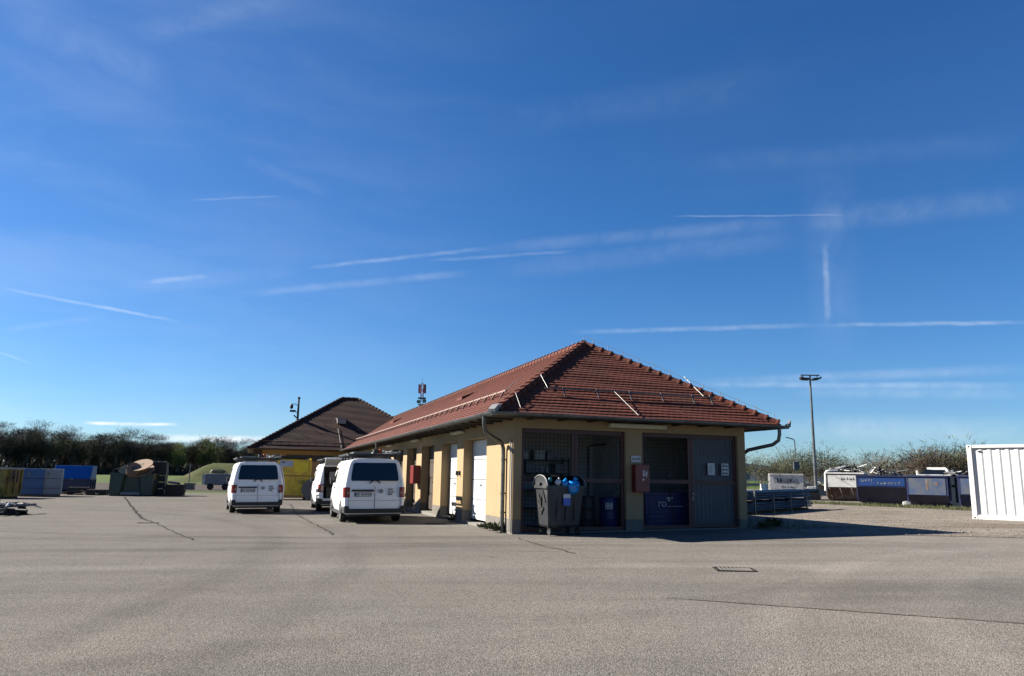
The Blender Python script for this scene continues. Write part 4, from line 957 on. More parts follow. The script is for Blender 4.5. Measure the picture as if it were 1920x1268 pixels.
for x in (-.9, -.3, .35, .9): mb.bar((x, -.0, .80), (x+.12, .36, .12), .09, .05)
mb.build('front_ribs', MT['rustsk'], s4)
s5 = skip('waste_skip', 'worn white skip with dark lettering, standing alone behind the stacked beams', 17.75, 48.7, -18, 2.0, 2.4, 1.56, MT['whitesk'], .95, .08, None, None)
marks(s5, MT['scrapd'], [(-.75, .75, 1.08, .30), (-.3, .55, .78, .12), (-.6, .2, .4, .08)], seed=5, y=-.004)
# left side of the yard
s6 = skip('waste_skip', 'olive yellow skip at the left edge, its pale rim catching the sun', -30.3, 43.7, 8, 2.6, 2.0, 1.66, MT['olivesk'], .62, .12, None, None, rim=MT['zincbright'])
mb = MB()
for y in (.35, .75, 1.15): mb.box(1.30, 1.42, y, y+.12, .9, 1.6)
mb.build('corner_posts', MT['timber'], s6)
s7 = skip('waste_skip', 'bright blue skip with sloping blue lid behind dark pallets', -31.4, 54.6, 18, 2.45, 1.9, .98, MT['navysk'], .7, .15, None, None)
mb = MB(); mb.prism([(-.06, 1.04), (.55, 1.98), (1.9, 1.98), (1.96, 1.04)], lambda a, b_, d: (d, a, b_), -1.22, 1.22); lid = mb.build('lid', pm('lid_blue', (.012, .13, .48), .3, var=.15, k=.55), s7, bevel=.02)
mb = MB(); 
for a in (-1, 1): mb.bar((a*1.235, -.08, 1.05), (a*1.235, .54, 2.0), .03, .06)
mb.build('lid_edge', MT['zincbright'], lid); mb = MB(); mb.bar((-1.0, .03, 1.22), (-.45, .12, 1.30), .03, .05); mb.build('lid_scrape', MT['greybox'], lid)
mb = MB(); mb.box(-.05, .12, -.12, -.06, 1.0, 1.08); mb.build('latch', MT['steel'], s7)
# green skip: sides step in to a central chute-like recess
loc, r = place(-25.35, 51.1, 14); s8 = thing('waste_skip', 'dark green skip with recessed middle, loaded with a wooden cable reel', 'skip', loc, r, 'waste skips')
mb = MB(); mb.loft([[Vector(p) for p in ((-1.33, 0, z), (-.55-k, 0, z), (-.42-k, .28, z), (.42+k, .28, z), (.55+k, 0, z), (1.33, 0, z), (1.33, 1.9, z), (-1.33, 1.9, z))] for k, z in ((.12, .08), (.05, .7), (-.05, 1.42))]); mb.build('body', MT['greensk'], s8)
mb = MB(); mb.box(-1.37, -.5, -.04, .04, 1.42, 1.5); mb.box(.5, 1.37, -.04, .04, 1.42, 1.5)
for a in (-1, 1): mb.box(a*1.33-.04, a*1.33+.04, .04, 1.9, 1.42, 1.5)
mb.build('rim', MT['greensk'], s8)
mb = MB(); mb.box(-.6, .6, -.02, .3, .08, .26); mb.build('foot_plate', MT['greybox'], s8)
mb = MB(); mb.box(-1.3, 1.3, .1, 1.8, 0, .079); mb.build('skid', MT['scrapd'], s8)
def reel(x, y, z, R, L, tilt, yaw, label):
    o = thing('cable_reel', label, 'cable reel', (x, y, z), yaw); o.rotation_euler = (tilt, 0, yaw)
    for zz in (0, L): mb = MB(); mb.tube((0, 0, zz), (0, 0, zz+.07), R, 30, smooth=False); mb.build('flange', MT['timber'], o)
    mb = MB(); mb.tube((0, 0, .07), (0, 0, L), R*.55, 20); mb.build('core', pm('reel_core', (.36, .20, .09), .8), o)
    mb = MB()
    for i in range(5): a = 2*pi*i/5; mb.tube((R*.25*cos(a), R*.25*sin(a), L+.07), (R*.25*cos(a), R*.25*sin(a), L+.082), .05, 8)
    mb.tube((0, 0, L+.07), (0, 0, L+.083), .07, 10); mb.build('bolts', MT['scrapd'], o)
reel(-25.0, 51.75, 1.50, .76, .42, .55, -.1, 'large wooden cable reel lying tilted on top of the green skip')
reel(-25.5, 51.5, 1.48, .45, .4, 1.2, .5, 'small brown cable reel tucked under the large reel')
def plate(name, label, c, w_, h_, rot, mat, cat, th=.03, group=None):
    mb = MB(); mb.box(-w_/2, w_/2, -th/2, th/2, -h_/2, h_/2); o = mb.build(name, mat, bevel=.006); o.location = c; o.rotation_euler = rot; return tag(o, label, cat, group)
plate('metal_sheet', 'diamond-tilted grey metal sheet standing in the green skip', (-26.1, 51.6, 1.48), .62, .62, (.2, .785, .2), MT['greybox'], 'sheet')
plate('metal_sheet', 'blue-grey sheet leaning against the low pallet stack', (-24.5, 52.0, .78), .7, .62, (.25, .6, .1), pm('bluegrey_sheet', (.16, .21, .33), .5), 'sheet')
rnd = random.Random(21)
def bits(name, label, n, cx, cy, cz, sx, sy, sz, L, mats, group, cat='scrap', seed=1, flat=.25, rad=(.02, .05)):
    """loose lengths of metal, each an object of its own"""
    rnd = random.Random(seed)
    for i in range(n):
        mb = MB(); l = L*rnd.uniform(.45, 1); k = rnd.random(); r = rnd.uniform(*rad)
        if k < .45: mb.tube((-l/2, 0, 0), (l/2, 0, 0), r, 8)
        elif k < .8: mb.box(-l/2, l/2, -r*2.2, r*2.2, -.008, .008); mb.box(-l/2, l/2, -r*2.2, -r*2.2+.012, .0081, r*2)
        else: mb.loft([[Vector((x, y, .04*sin(3*x)+z)) for y, z in ((-r*3, 0), (r*3, .02), (r*3, .035), (-r*3, .015))] for x in [l*(j/6-.5)*.8 for j in range(7)]])
        o = mb.build(name, MT[rnd.choice(mats)]); o.location = (cx+rnd.uniform(-sx, sx), cy+rnd.uniform(-sy, sy), cz+rnd.uniform(0, sz)); o.rotation_euler = (rnd.uniform(-.4, .4), rnd.uniform(-flat, flat), rnd.uniform(-pi, pi)); tag(o, label, cat, group)
bits('scrap_piece', 'bits of white and grey scrap metal sticking out of the green skip', 7, -26.1, 51.6, 1.45, .6, .4, .25, .8, ['whitebag', 'scrap', 'scrapd'], 'scrap in the green skip', seed=3, flat=.9)
bits('scrap_piece', 'dark and pale scrap metal heaped on the rusty white skip', 44, 21.5, 48.0, 2.12, .8, .6, .46, 1.3, ['scrapd', 'scrapd', 'scrapd', 'scrap', 'whitesk'], 'scrap on the rusty white skip', seed=4, flat=.5, rad=(.015, .045))
bits('scrap_piece', 'grey and white scrap metal showing above the navy skip with lettering', 26, 20.7, 41.6, 1.95, .85, .5, .34, .9, ['scrap', 'scrap', 'scrapd', 'scrapd', 'whitesk'], 'scrap in the lettered navy skip', seed=5, flat=.6, rad=(.012, .032))
bits('scrap_piece', 'dark twisted scrap metal at the right end of the faded navy skip', 18, 22.2, 37.8, 1.96, .45, .4, .28, .8, ['scrapd', 'scrapd', 'scrap', 'whitesk'], 'scrap in the faded navy skip', seed=6, flat=.5, rad=(.012, .035))
fr = thing('window_frame', 'white metal frame lying across the faded navy skip', 'frame', (21.45, 38.3, 2.0), radians(-40)); mb = MB()
for p, q in (((-.75, 0, 0), (.75, 0, 0)), ((-.75, 0, 0), (-.8, .1, .24)), ((.75, 0, 0), (.5, .2, .36)), ((.5, .2, .36), (-.35, .25, .36))): mb.bar(p, q, .07, .12)
mb.build('bars', MT['whitesk'], fr); mb = MB(); mb.add([(-.7, .03, .05), (.68, .03, .05), (.45, .2, .32), (-.4, .22, .32), (-.7, .06, .05), (.68, .06, .05), (.45, .23, .32), (-.4, .25, .32)], [(0, 1, 2, 3), (4, 7, 6, 5), (0, 4, 5, 1), (1, 5, 6, 2), (2, 6, 7, 3), (3, 7, 4, 0)]); mb.build('pane', MT['vanglass'], fr)
wp = thing('bent_pipe', 'thick white bent pipe standing up at the left of the rusty skip', 'pipe', (20.05, 47.6, 1.35)); mb = MB(); mb.pipe([(-.25, 0, -.3), (-.22, 0, .75), (-.15, 0, .88), (.0, 0, .92), (.55, 0, .93)], .085, 10); mb.build('tube', MT['whitesk'], wp); mb = MB(); mb.tube((.05, .05, -.3), (.03, .05, .8), .075, 10); mb.build('upright', MT['whitesk'], wp)
o = thing('bumper_part', 'white plastic car bumper lying on the ground between the navy skips', 'bumper', (20.35, 38.75, g(20.3, 38.7)), radians(-35)); o.scale = (.55, .6, .7); mb = MB(); mb.loft([[Vector((x, .3*sin(x*2), z)) for z, dy in ((.08+.2*(1-abs(x)/.6)*.5, 0),)] + [Vector((x, .12+.3*sin(x*2), .30+.12*cos(x*2.4)))] + [Vector((x, .2+.3*sin(x*2), .1))] for x in [(-.6+.15*i) for i in range(9)]]); mb.build('shell', MT['whitesk'], o)

# yellow paper container by the house
loc, r = place(-13.35, 46.2, 16); yc = thing('waste_container', 'tall yellow waste container with white and yellow labels, between the vans', 'container', loc, r)
mb = MB(); mb.loft([[Vector((x*k, y, z)) for x, y in ((-1.2, 0), (1.2, 0), (1.2, 1.7), (-1.2, 1.7))] for z, k in ((.28, .93), (1.40, 1.0))]); mb.build('body', MT['yellowsk'], yc)
mb = MB(); mb.prism([(-.04, 1.46), (-.04, 1.60), (.10, 2.42), (.3, 2.48), (1.7, 2.48), (1.7, 1.46)], lambda a, b_, d: (d, a, b_), -1.22, 1.22); up_ = mb.build('upper_box', MT['yellowsk'], yc, bevel=.02)
mb = MB(); mb.box(-1.28, 1.28, -.09, 1.75, 1.40, 1.459); mb.build('collar', pm('yellow_rim', (.62, .45, .10), .5), yc)
for x in (-1.25, 1.17): mb = MB(); mb.box(x, x+.08, -.1, -.041, 1.46, 2.4); mb.build('corner_post', MT['yellowsk'], yc)
mb = MB()
for p, q in (((-.6, .45), (-.25, .35)), ((-.25, 1.1), (.05, .72)), ((.05, .72), (.35, 1.1)), ((.05, .72), (.05, .35)), ((.35, .95), (.75, 1.2)), ((-.65, 1.2), (-.3, 1.05)), ((.75, 1.2), (.85, .35)), ((-.75, 1.2), (-.85, .35))): mb.bar((p[0], -.02-.0*p[1], p[1]), (q[0], -.02, q[1]), .06, .09, up=(0, 1, 0))
mb.build('front_ribs', MT['yellowsk'], yc)
mb = MB(); mb.add([(-.62, -.035, 1.98), (.15, -.035, 1.98), (.15, .075, 2.35), (-.62, .075, 2.35), (-.62, 0, 1.96), (.15, 0, 1.96), (.15, .11, 2.33), (-.62, .11, 2.33)], [(0, 1, 2, 3), (4, 7, 6, 5), (0, 4, 5, 1), (1, 5, 6, 2), (2, 6, 7, 3), (3, 7, 4, 0)]); mb.build('white_label', MT['paper'], up_)
mb = MB(); mb.box(-.5, -.35, .02, .03, 2.2, 2.27); mb.build('label_mark', MT['dark'], up_)
mb = MB(); mb.add([(.28, -.045, 1.68), (1.05, -.045, 1.68), (1.05, .052, 2.25), (.28, .052, 2.25), (.28, -.02, 1.66), (1.05, -.02, 1.66), (1.05, .08, 2.22), (.28, .08, 2.22)], [(0, 1, 2, 3), (4, 7, 6, 5), (0, 4, 5, 1), (1, 5, 6, 2), (2, 6, 7, 3), (3, 7, 4, 0)]); mb.build('yellow_label', pm('label_yellow', (.85, .62, .01), .5, k=.85), up_)
mb = MB(); mb.box(-.9, .9, .05, 1.7, 2.481, 2.62); mb.build('lid', MT['scrapd'], yc)
for x in (-.95, .95): mb = MB(); mb.box(x-.1, x+.1, .1, 1.6, 0, .279); mb.build('leg', MT['yellowsk'], yc)
loc, r = place(-11.75, 45.4, 14); tk = thing('grey_tank', 'dark grey round tank lying in front of the yellow container', 'tank', loc, r)
mb = MB(); mb.tube((0, 0, .64), (0, 1.2, .64), .60, 28); mb.build('drum', pm('tank_grey', (.17, .18, .21), .5, var=.15), tk, bevel=.03); mb = MB(); mb.box(-.5, -.3, .1, 1.1, 0, .2); mb.box(.3, .5, .1, 1.1, 0, .2); mb.build('cradle', MT['scrapd'], tk); mb = MB(); mb.tube((0, -.03, .64), (0, -.001, .64), .12, 14); mb.build('hatch', MT['steel'], tk)
o = thing('machine', 'dark machine with a bulky top standing behind the grey tank', 'machine', (-11.4, 47.2, g(-11.4, 47.2)), .25); mb = MB(); mb.box(-.4, .4, 0, .8, .15, 1.5); mb.box(-.55, .25, -.1, .7, 1.501, 1.75); mb.build('housing', MT['scrapd'], o, bevel=.05); mb = MB(); mb.tube((-.3, .2, .13), (.3, .2, .13), .13, 12); mb.build('wheel', MT['black'], o)
# blue and grey boxes at the far left
for nm, x, y, w_, h_, mt, lab in (('tool_container', -30.05, 47.9, 1.3, 1.72, pm('box_blue', (.06, .22, .58), .5, var=.12), 'plain blue metal container with two horizontal seams, left of the grey one'), ('tool_container', -29.2, 48.5, 1.2, 1.72, pm('box_grey', (.52, .56, .62), .5, var=.12), 'light grey metal container next to the blue one')):
    loc, r = place(x, y, 26); o = thing(nm, lab, 'container', loc, r); mb = MB(); mb.box(-w_/2, w_/2, 0, 1.2, .12, h_); mb.build('body', mt, o, bevel=.02)
    for z in (.5, 1.1): mb = MB(); mb.box(-w_/2+.02, w_/2-.02, -.012, -.001, z, z+.03); mb.build('seam', MT['scrapd'], o)
    mb = MB(); mb.box(-.2, -.1, -.02, -.001, 1.3, 1.5); mb.build('handle', MT['steel'], o); mb = MB(); mb.box(-w_/2+.05, w_/2-.05, .1, 1.1, 0, .119); mb.build('base', MT['concrete'], o)
# black crates in a tall stack, and lower stacks of pallets
def crate_mesh(w_, d_, h_):
    mb = MB()
    for x in (-w_/2, w_/2-.08): mb.box(x, x+.08, -d_/2, d_/2, 0, h_)
    for z in (h_*.12, h_*.5, h_*.86): 
        for y in (-d_/2, d_/2-.04): mb.box(-w_/2+.08, w_/2-.08, y, y+.04, z-.035, z+.035)
    mb.box(-w_/2+.08, w_/2-.08, -d_/2+.04, d_/2-.04, h_*.05, h_*.1)
    mb.box(-w_/2+.09, w_/2-.09, -d_/2+.06, d_/2-.06, h_*.03, h_*.99)
    for i in range(3): x = -w_/2+.2+(w_-.4)*i/2; mb.box(x-.05, x+.05, -d_/2-.01, -d_/2-.001, .02, h_-.02)
    return mb
pal = crate_mesh(1.45, 1.1, .44).build('stillage_crate', MT['crate']); c0 = pal
zb = g(-24.8, 53.4)
for i in range(5):
    o = pal if i == 0 else c0.copy()
    if i: COL.objects.link(o)
    o.location = (-24.80+.02*(i % 2), 53.3, zb+.455*i); o.rotation_euler = (0, 0, .26+.01*i)
    tag(o, ['bottom black crate of the tall stack beside the green skip', 'second black crate from the bottom of the tall stack', 'middle black crate of the tall stack', 'fourth black crate from the bottom of the tall stack', 'topmost black crate of the tall stack, with pale bars above it'][i], 'crate', 'black crates stacked beside the green skip')
def pallet_mesh():
    mb = MB()
    for y in (-.4, 0, .4): mb.box(-.6, .6, y-.05, y+.05, .022, .10); 
    for i in range(6): x = -.6+.22*i; mb.box(x, x+.1, -.4, .4, .101, .123)
    mb.box(-.6, .6, -.45, -.35, 0, .0215); mb.box(-.6, .6, .35, .45, 0, .0215); return mb
p0 = pallet_mesh().build('pallet', pm('dark_pallet', (.06, .052, .048), .8, var=.4)); first = True
for sx, sy, n, lab, grp in ((-23.3, 53.2, 6, 'dark wooden pallet in the low stack right of the black crates', 'low pallet stack'), (-29.8, 52.9, 4, 'dark pallet in the pile below the blue skip', 'pallets below the blue skip'), (-28.2, 52.3, 3, 'dark pallet in the short pile between blue and green skips', 'pallets between the skips')):
    for i in range(n):
        o = p0 if first else p0.copy()
        if not first: COL.objects.link(o)
        first = False; o.location = (sx+.03*(i % 3), sy, g(sx, sy)+.125*i); o.rotation_euler = (0, 0, .25+.05*(i % 2)); tag(o, lab, 'pallet', grp)
for i in range(3):
    mb = MB(); mb.box(-.17, .17, -.5, .5, 0, .07); o = mb.build('slab', MT['greybox']); o.location = (-25.23+.45*i, 53.2, zb+2.277); o.rotation_euler = (0, 0, .26); tag(o, 'pale flat bar on top of the black crate stack', 'bar', 'pale bars on the crate stack')
o = plate('tarpaulin', 'crumpled white sheet on the low pallet stack', (-23.4, 53.2, .74), .8, .35, (1.2, .1, .3), MT['whitebag'], 'sheet', .06)
bits('scrap_piece', 'white and dark metal offcuts lying by the pallets under the blue skip', 14, -29.4, 52.0, -.1, 2.0, .5, .25, 1.3, ['scrapd', 'scrapd', 'whitebag', 'timber'], 'offcuts in front of the blue skip', seed=8)
# heap of guard-rail posts near the left edge
bits('steel_post', 'bent galvanised posts thrown on a heap at the left edge of the yard', 36, -19.2, 28.2, -.02, 1.35, .75, .36, 1.9, ['scrap', 'scrapd', 'scrapd', 'scrap', 'whitesk'], 'posts in the heap at the left edge', 'post', seed=9, flat=.14, rad=(.025, .055))
for i, (x, y, rz) in enumerate(((-18.15, 27.7, .3), (-18.0, 28.4, 1.1), (-18.9, 27.5, .2), (-18.3, 28.0, 2))):
    o = thing('rubber_block', ['black rubber foot nearest the camera in the post heap', 'black rubber foot standing on edge at the heap end', 'black rubber foot at the left of the post heap', 'black rubber foot lying on top of the post heap'][i], 'foot', (x, y, g(x, y)+(.0, .0, .0, .28)[i]), rz); mb = MB(); mb.box(-.4, .4, -.2, .2, 0, .1); mb.build('block', MT['black'], o, bevel=.03); mb = MB(); mb.box(-.05, .05, -.05, .05, .1, .16); mb.build('socket', MT['steel'], o)
    if i == 1: o.rotation_euler = (0, 1.2, rz)
# white trailer with a hoop, far left of the mound
loc, r = place(-27.6, 72.0, 18); tr = thing('box_trailer', 'small grey box trailer with a hoop frame, before the grass mound', 'trailer', loc, r)
mb = MB(); mb.box(-1.1, 1.2, 0, 1.6, .45, 1.5); mb.build('box', MT['greybox'], tr, bevel=.04); mb = MB(); mb.box(-1.35, -1.101, .05, 1.5, .5, 1.45); mb.build('white_front', MT['whitesk'], tr)
mb = MB(); mb.pipe([(-.7, .3, 1.5), (-.65, .3, 1.72), (-.45, .3, 1.86), (.3, .3, 1.88), (.62, .3, 1.75), (.8, .3, 1.5)], .05, 8); mb.build('hoop', MT['steel'], tr); mb = MB(); mb.box(-.55, .6, .32, .36, 1.52, 1.8); mb.build('screen', MT['vanglass'], tr)
for x in (-.6, .7): mb = MB(); mb.tube((x, -.02, .30), (x, .2, .30), .30, 18); wq = mb.build('wheel', MT['black'], tr); mb = MB(); mb.tube((x, -.04, .30), (x, -.021, .30), .12, 12); mb.build('rim', MT['scrapd'], wq)
mb = MB(); mb.bar((1.2, .8, .5), (2.3, .8, .45), .1, .1); mb.build('drawbar', MT['scrapd'], tr)
o = thing('tank_trailer', 'dark small trailer with round drum right of the box trailer', 'trailer', (-25.0, 72.6, g(-25, 72.6)), .3); mb = MB(); mb.tube((-.5, .3, .95), (.6, .3, .95), .38, 16); mb.build('drum', MT['scrapd'], o); mb = MB(); mb.box(-.9, .9, 0, .6, .4, .56); mb.build('chassis', MT['greybox'], o); mb = MB(); mb.tube((0, -.05, .3), (0, .1, .3), .3, 16); mb.build('wheel', MT['black'], o)
mb = MB(); mb.box(-.4, .4, 0, .4, 0, .5); mb.box(-.5, .5, -.02, .42, .501, .62); o = mb.build('concrete_block', MT['concrete']); o.location = (-29.9, 71.2, g(-29.9, 71.2)); tag(o, 'small pale block left of the box trailer', 'block')

# white shipping container
AX = Vector((.67, -.742, 0)); loc = Vector((16.35, 27.0, g(16.35, 27)-.01)); ct = thing('shipping_container', 'white corrugated shipping container at the right edge', 'container', loc, atan2(AX.y, AX.x))
Lc, Dc, Hc = 6.06, 2.44, 2.59; cw = MT['cont'] = pm('container_white', (.80, .81, .81), .45, var=.05, stain=(.60, .56, .50), thr=.68, sscale=1.8, k=.55)
mb = MB(); per = .278; prof = []; x = .17
while x < Lc-.2:
    prof += [(x, .056), (x+.05, .078), (x+.155, .078), (x+.205, .056)]; x += per
for yb, sgn in ((0, 1), (Dc, -1)):
    n = len(prof); vs = [(px, yb+sgn*py, z) for z in (.16, Hc-.1) for px, py in prof]; mb.add(vs, [(i, i+1, n+i+1, n+i) for i in range(n-1)])
ne = [(.045 if (i//2) % 2 else .085, .17+.1*i) for i in range(21)]
for xb, sgn in ((0, 1), (Lc, -1)):
    n = len(ne); vs = [(xb+sgn*a, y_, z) for z in (.16, Hc-.1) for a, y_ in ne]; mb.add(vs, [(i, i+1, n+i+1, n+i) for i in range(n-1)])
mb.build('wall', cw, ct)
mb = MB(); mb.box(.17, Lc-.17, .02, Dc-.02, Hc-.06, Hc-.03); 
for i in range(20): mb.box(.25+i*.28, .35+i*.28, .02, Dc-.02, Hc-.03, Hc-.005)
mb.build('roof', cw, ct)
mb = MB()
for y in (0, Dc-.12): mb.box(.18, Lc-.18, y+.005, y+.115, Hc-.11, Hc-.001); mb.box(.18, 1.95, y+.005, y+.115, .0, .16); mb.box(2.35, 3.7, y+.005, y+.115, .0, .16); mb.box(4.1, Lc-.18, y+.005, y+.115, .0, .16); mb.box(1.95, 2.35, y+.005, y+.115, .12, .16); mb.box(3.7, 4.1, y+.005, y+.115, .12, .16)
for x in (0, Lc-.16): mb.box(x+.02, x+.14, .18, Dc-.18, Hc-.11, Hc-.002); mb.box(x+.02, x+.14, .18, Dc-.18, 0, .16)
mb.build('rails', cw, ct, bevel=.008)
for x in (0, Lc-.16):
    for y in (0, Dc-.16): mb = MB(); mb.box(x, x+.16, y, y+.16, .12, Hc-.12); mb.build('corner_post', cw, ct, bevel=.01)
    for y in (0, Dc-.16):
        for z in (0, Hc-.119):
            mb = MB(); mb.box(x-.006, x+.172, y-.006, y+.166, z, z+.119); cc = mb.build('corner_casting', cw, ct, bevel=.012); mb = MB(); mb.tube((x+.08, y-.0075, z+.06), (x+.08, y-.0062, z+.06), .03, 12); mb.build('hole', MT['dark'], cc)
mb = MB(); mb.box(.17, Lc-.17, .13, Dc-.13, .10, .158); mb.box(.34, .44, .035, .05, Hc-.26, Hc-.2); mb.build('floor', MT['scrapd'], ct)

# stacked guard-rail beams right of the garage
bdir = radians(49); bl = 7.4
def beam_mesh():
    mb = MB(); P = [(-.155, 0), (-.13, .045), (-.06, .045), (-.03, .0), (.03, 0), (.06, .045), (.13, .045), (.155, 0)]
    mb.loft([[Vector((x, a, b_)) for a, b_ in P] + [Vector((x, a, b_-.012)) for a, b_ in P[::-1]] for x in (0, bl)]); return mb
b0 = beam_mesh().build('guardrail_beam', MT['rackm']); k = 0; rnd = random.Random(5)
ox, oy = 8.75, 29.1; ux, uy = cos(bdir), sin(bdir); nx, ny = -uy, ux
for lay in range(8):
    for row in range(3):
        o = b0 if k == 0 else b0.copy()
        if k: COL.objects.link(o)
        k += 1; off = rnd.uniform(-.12, .12) + (.75 if lay == 7 and row == 0 else 0); zz = .12 + lay*.085 + (.09 if lay >= 4 else 0)
        x, y = ox+ux*off+nx*row*.36, oy+uy*off+ny*row*.36; o.location = (x, y, g(ox+3*ux, oy+3*uy)+zz-.03); o.rotation_euler = (rnd.uniform(-.03, .03), -.012, bdir+rnd.uniform(-.004, .004))
        tag(o, 'long dark steel guard-rail beam in the stack right of the garage', 'beam', 'guard-rail beams stacked right of the garage')
for i in range(4):
    x, y = ox+ux*(.9+i*1.85), oy+uy*(.9+i*1.85); z = g(x, y); o = thing('stack_support', ['support frame at the garage end of the beam stack', 'second support frame from the garage end of the beam stack', 'third support frame from the garage end of the beam stack', 'support frame at the far end of the beam stack'][i], 'support', (x, y, z), bdir, 'supports of the beam stack')
    mb = MB(); mb.box(-.05, .05, -.3, 1.0, .0, .10); mb.build('bearer', MT['timber'], o); mb = MB(); mb.box(-.025, .025, -.27, -.22, .1, .74 if i else .95); mb.build('upright', MT['steel'], o); mb = MB(); mb.box(-.045, .045, -.19, .95, .445, .50); mb.build('spacer', MT['rackm'], o)

# masts, lamps and other things around the yard
x, y = 23.18, 57.5; lm = thing('floodlight_mast', 'tall grey floodlight mast with two lamp heads on a crossbar', 'mast', (x, y, g(x, y)))
mb = MB(); mb.tube((0, 0, 0), (0, 0, 9.25), .14, 14, .065); mb.build('pole', MT['zinc'], lm); mb = MB(); mb.tube((-.72, 0, 9.25), (.72, 0, 9.25), .045, 8); mb.build('crossbar', MT['scrapd'], lm)
for a in (-1, 1): mb = MB(); mb.loft([[Vector((a*xx, yy, zz)) for yy, zz in ((-.28, 8.93+dz), (.22, 8.90+dz), (.22, 9.02+dz), (-.28, 9.07+dz))] for xx, dz in ((.14, -.06), (.58, -.03), (.78, .06))]); mb.build('lamp_head', MT['scrapd'], lm); mb = MB(); mb.box(a*.55-.02, a*.55+.02, -.02, .02, 9.02, 9.25); mb.build('bracket', MT['scrapd'], lm)
mb = MB(); mb.box(-.3, .3, -.3, .3, -.1, .05); mb.build('footing', MT['concrete'], lm)
cb = thing('electric_cabinet', 'white electric cabinet at the foot of the floodlight mast', 'cabinet', (22.75, 57.2, g(22.7, 57.2)), -.3); mb = MB(); mb.box(-.3, .3, 0, .35, 0, .78); mb.build('housing', MT['whitesk'], cb, bevel=.02); mb = MB(); mb.box(-.25, .02, -.015, -.001, .1, .7); mb.build('door', MT['whitesk'], cb); mb = MB(); mb.box(.05, .24, -.012, -.001, .08, .6); mb.build('vent', MT['greybox'], cb)
x, y = 37.8, 100; sl2 = thing('street_lamp', 'thin street lamp with one arm beyond the yard, a box on its pole', 'street lamp', (x, y, g(x, y)))
mb = MB(); mb.pipe([(0, 0, 0), (0, 0, 6.2), (-.06, 0, 6.45), (-.25, 0, 6.58), (-.75, 0, 6.7)], .07, 8); mb.build('pole', MT['zinc'], sl2); mb = MB(); mb.loft([[Vector((xx, yy, zz)) for yy, zz in ((-.12, z0), (.12, z0), (.1, z0+.1), (-.1, z0+.1))] for xx, z0 in ((-.65, 6.66), (-1.15, 6.74))]); mb.build('lamp_head', MT['scrapd'], sl2); mb = MB(); mb.box(-.3, .45, -.12, .1, 2.6, 3.6); mb.build('sign_box', pm('slate_box', (.13, .16, .19), .6), sl2)
for (x, y), lab in (((-34.5+.0, 82), 'thin grey post in the grass strip left of the box trailer'), ((36.6, 113.2), 'thin pale marker post beside the road right of the garage')):
    o = thing('marker_post', lab, 'post', (x, y, g(x, y))); mb = MB(); mb.tube((0, 0, 0), (0, 0, 2.4), .06, 8, .05); mb.build('pole', MT['zinc'], o); mb = MB(); mb.box(-.1, .1, -.04, .04, 2.35, 2.5); mb.build('cap', MT['steel'], o)
o = thing('road_sign', 'small grey road sign close to the right garage wall', 'sign', (35.0, 111.6, g(35, 111.6))); mb = MB(); mb.tube((0, 0, 0), (0, 0, 2.0), .05, 8); mb.build('pole', MT['zinc'], o); mb = MB(); mb.box(-.35, .35, -.03, .03, 1.2, 2.1); mb.build('plate', MT['greybox'], o)
gr_ = thing('guardrail', 'low grey guard rail along the road right of the garage', 'guard rail', (30, 92, g(30, 92)), .05); mb = MB(); mb.box(-14, 9, -.03, .03, .45, .76); mb.build('rail', MT['scrap'], gr_)
for i in range(8): mb = MB(); mb.box(-13.5+3*i, -13.4+3*i, .031, .1, 0, .7); mb.build('post', MT['scrap'], gr_)
# concrete elements behind the mast
def barrier(x, y, rot, L, h_, label, mat='concrete'):
    o = thing('concrete_element', label, 'concrete block', (x, y, g(x, y)), radians(rot), 'concrete elements behind the mast'); mb = MB(); mb.prism([(-.3, 0), (.3, 0), (.28, .12), (.13, .38), (.1, h_), (-.1, h_), (-.13, .38), (-.28, .12)], lambda a, b_, d: (d, a, b_), -L/2, L/2); mb.build('block', MT[mat], o, bevel=.015)
    mb = MB(); 
    for x in (-L*.25, L*.25): mb.box(x-.15, x+.15, -.31, -.25, .0, .07)
    mb.build('slot', MT['dark'], o)
MT['cream'] = pm('cream_concrete', (.52, .49, .40), .9, var=.2, scale=2, stain=(.3, .27, .22), thr=.6)
for a in ((23.6, 61.5, 12, 1.9, 1.0, 'cream concrete element behind the mast, the left one of three', 'cream'), (25.6, 62.3, 10, 1.8, .9, 'cream concrete element just behind the mast, the middle one of three', 'cream'), (27.3, 63.5, 8, 1.5, .85, 'cream concrete element right of the mast, the right one of three', 'cream'), (27.0, 78, 5, 2.6, .8, 'white concrete element lying by the road near the worn white skip', 'whitesk'), (30.5, 79.5, 0, 1.9, 1.0, 'pale tipped concrete element next to the worn white skip', 'whitesk')): barrier(*a)
for i, (x, y, z, w_, mt, lab) in enumerate(((20.0, 50.4, 0, 1.0, 'concrete', 'light grey concrete block on the ground left of the rusty skip'), (20.15, 51.0, 0, 1.0, 'scrapd', 'dark block behind the light grey concrete block'), (20.3, 52.4, .62, 1.1, 'whitesk', 'white slab lying on the dark block'))):
    mb = MB(); mb.loft([[Vector((xx*k, yy*k, zz)) for xx, yy in ((-w_/2, -.3), (w_/2, -.3), (w_/2, .3), (-w_/2, .3))] for zz, k in ((0, 1.05), (.42 if i == 0 else (.68 if i == 1 else .12), .95))]); o = mb.build('concrete_block', MT[mt], bevel=.02); o.location = (x, y, g(x, y)+z); o.rotation_euler = (0, 0, -.2); tag(o, lab, 'block')
bits('scrap_piece', 'pale broken pieces piled on the cream concrete elements', 8, 25.0, 62.0, 1.2, 1.6, .3, .35, 1.2, ['whitebag', 'scrap', 'scrapd'], 'broken pieces behind the mast', seed=13, flat=.4)
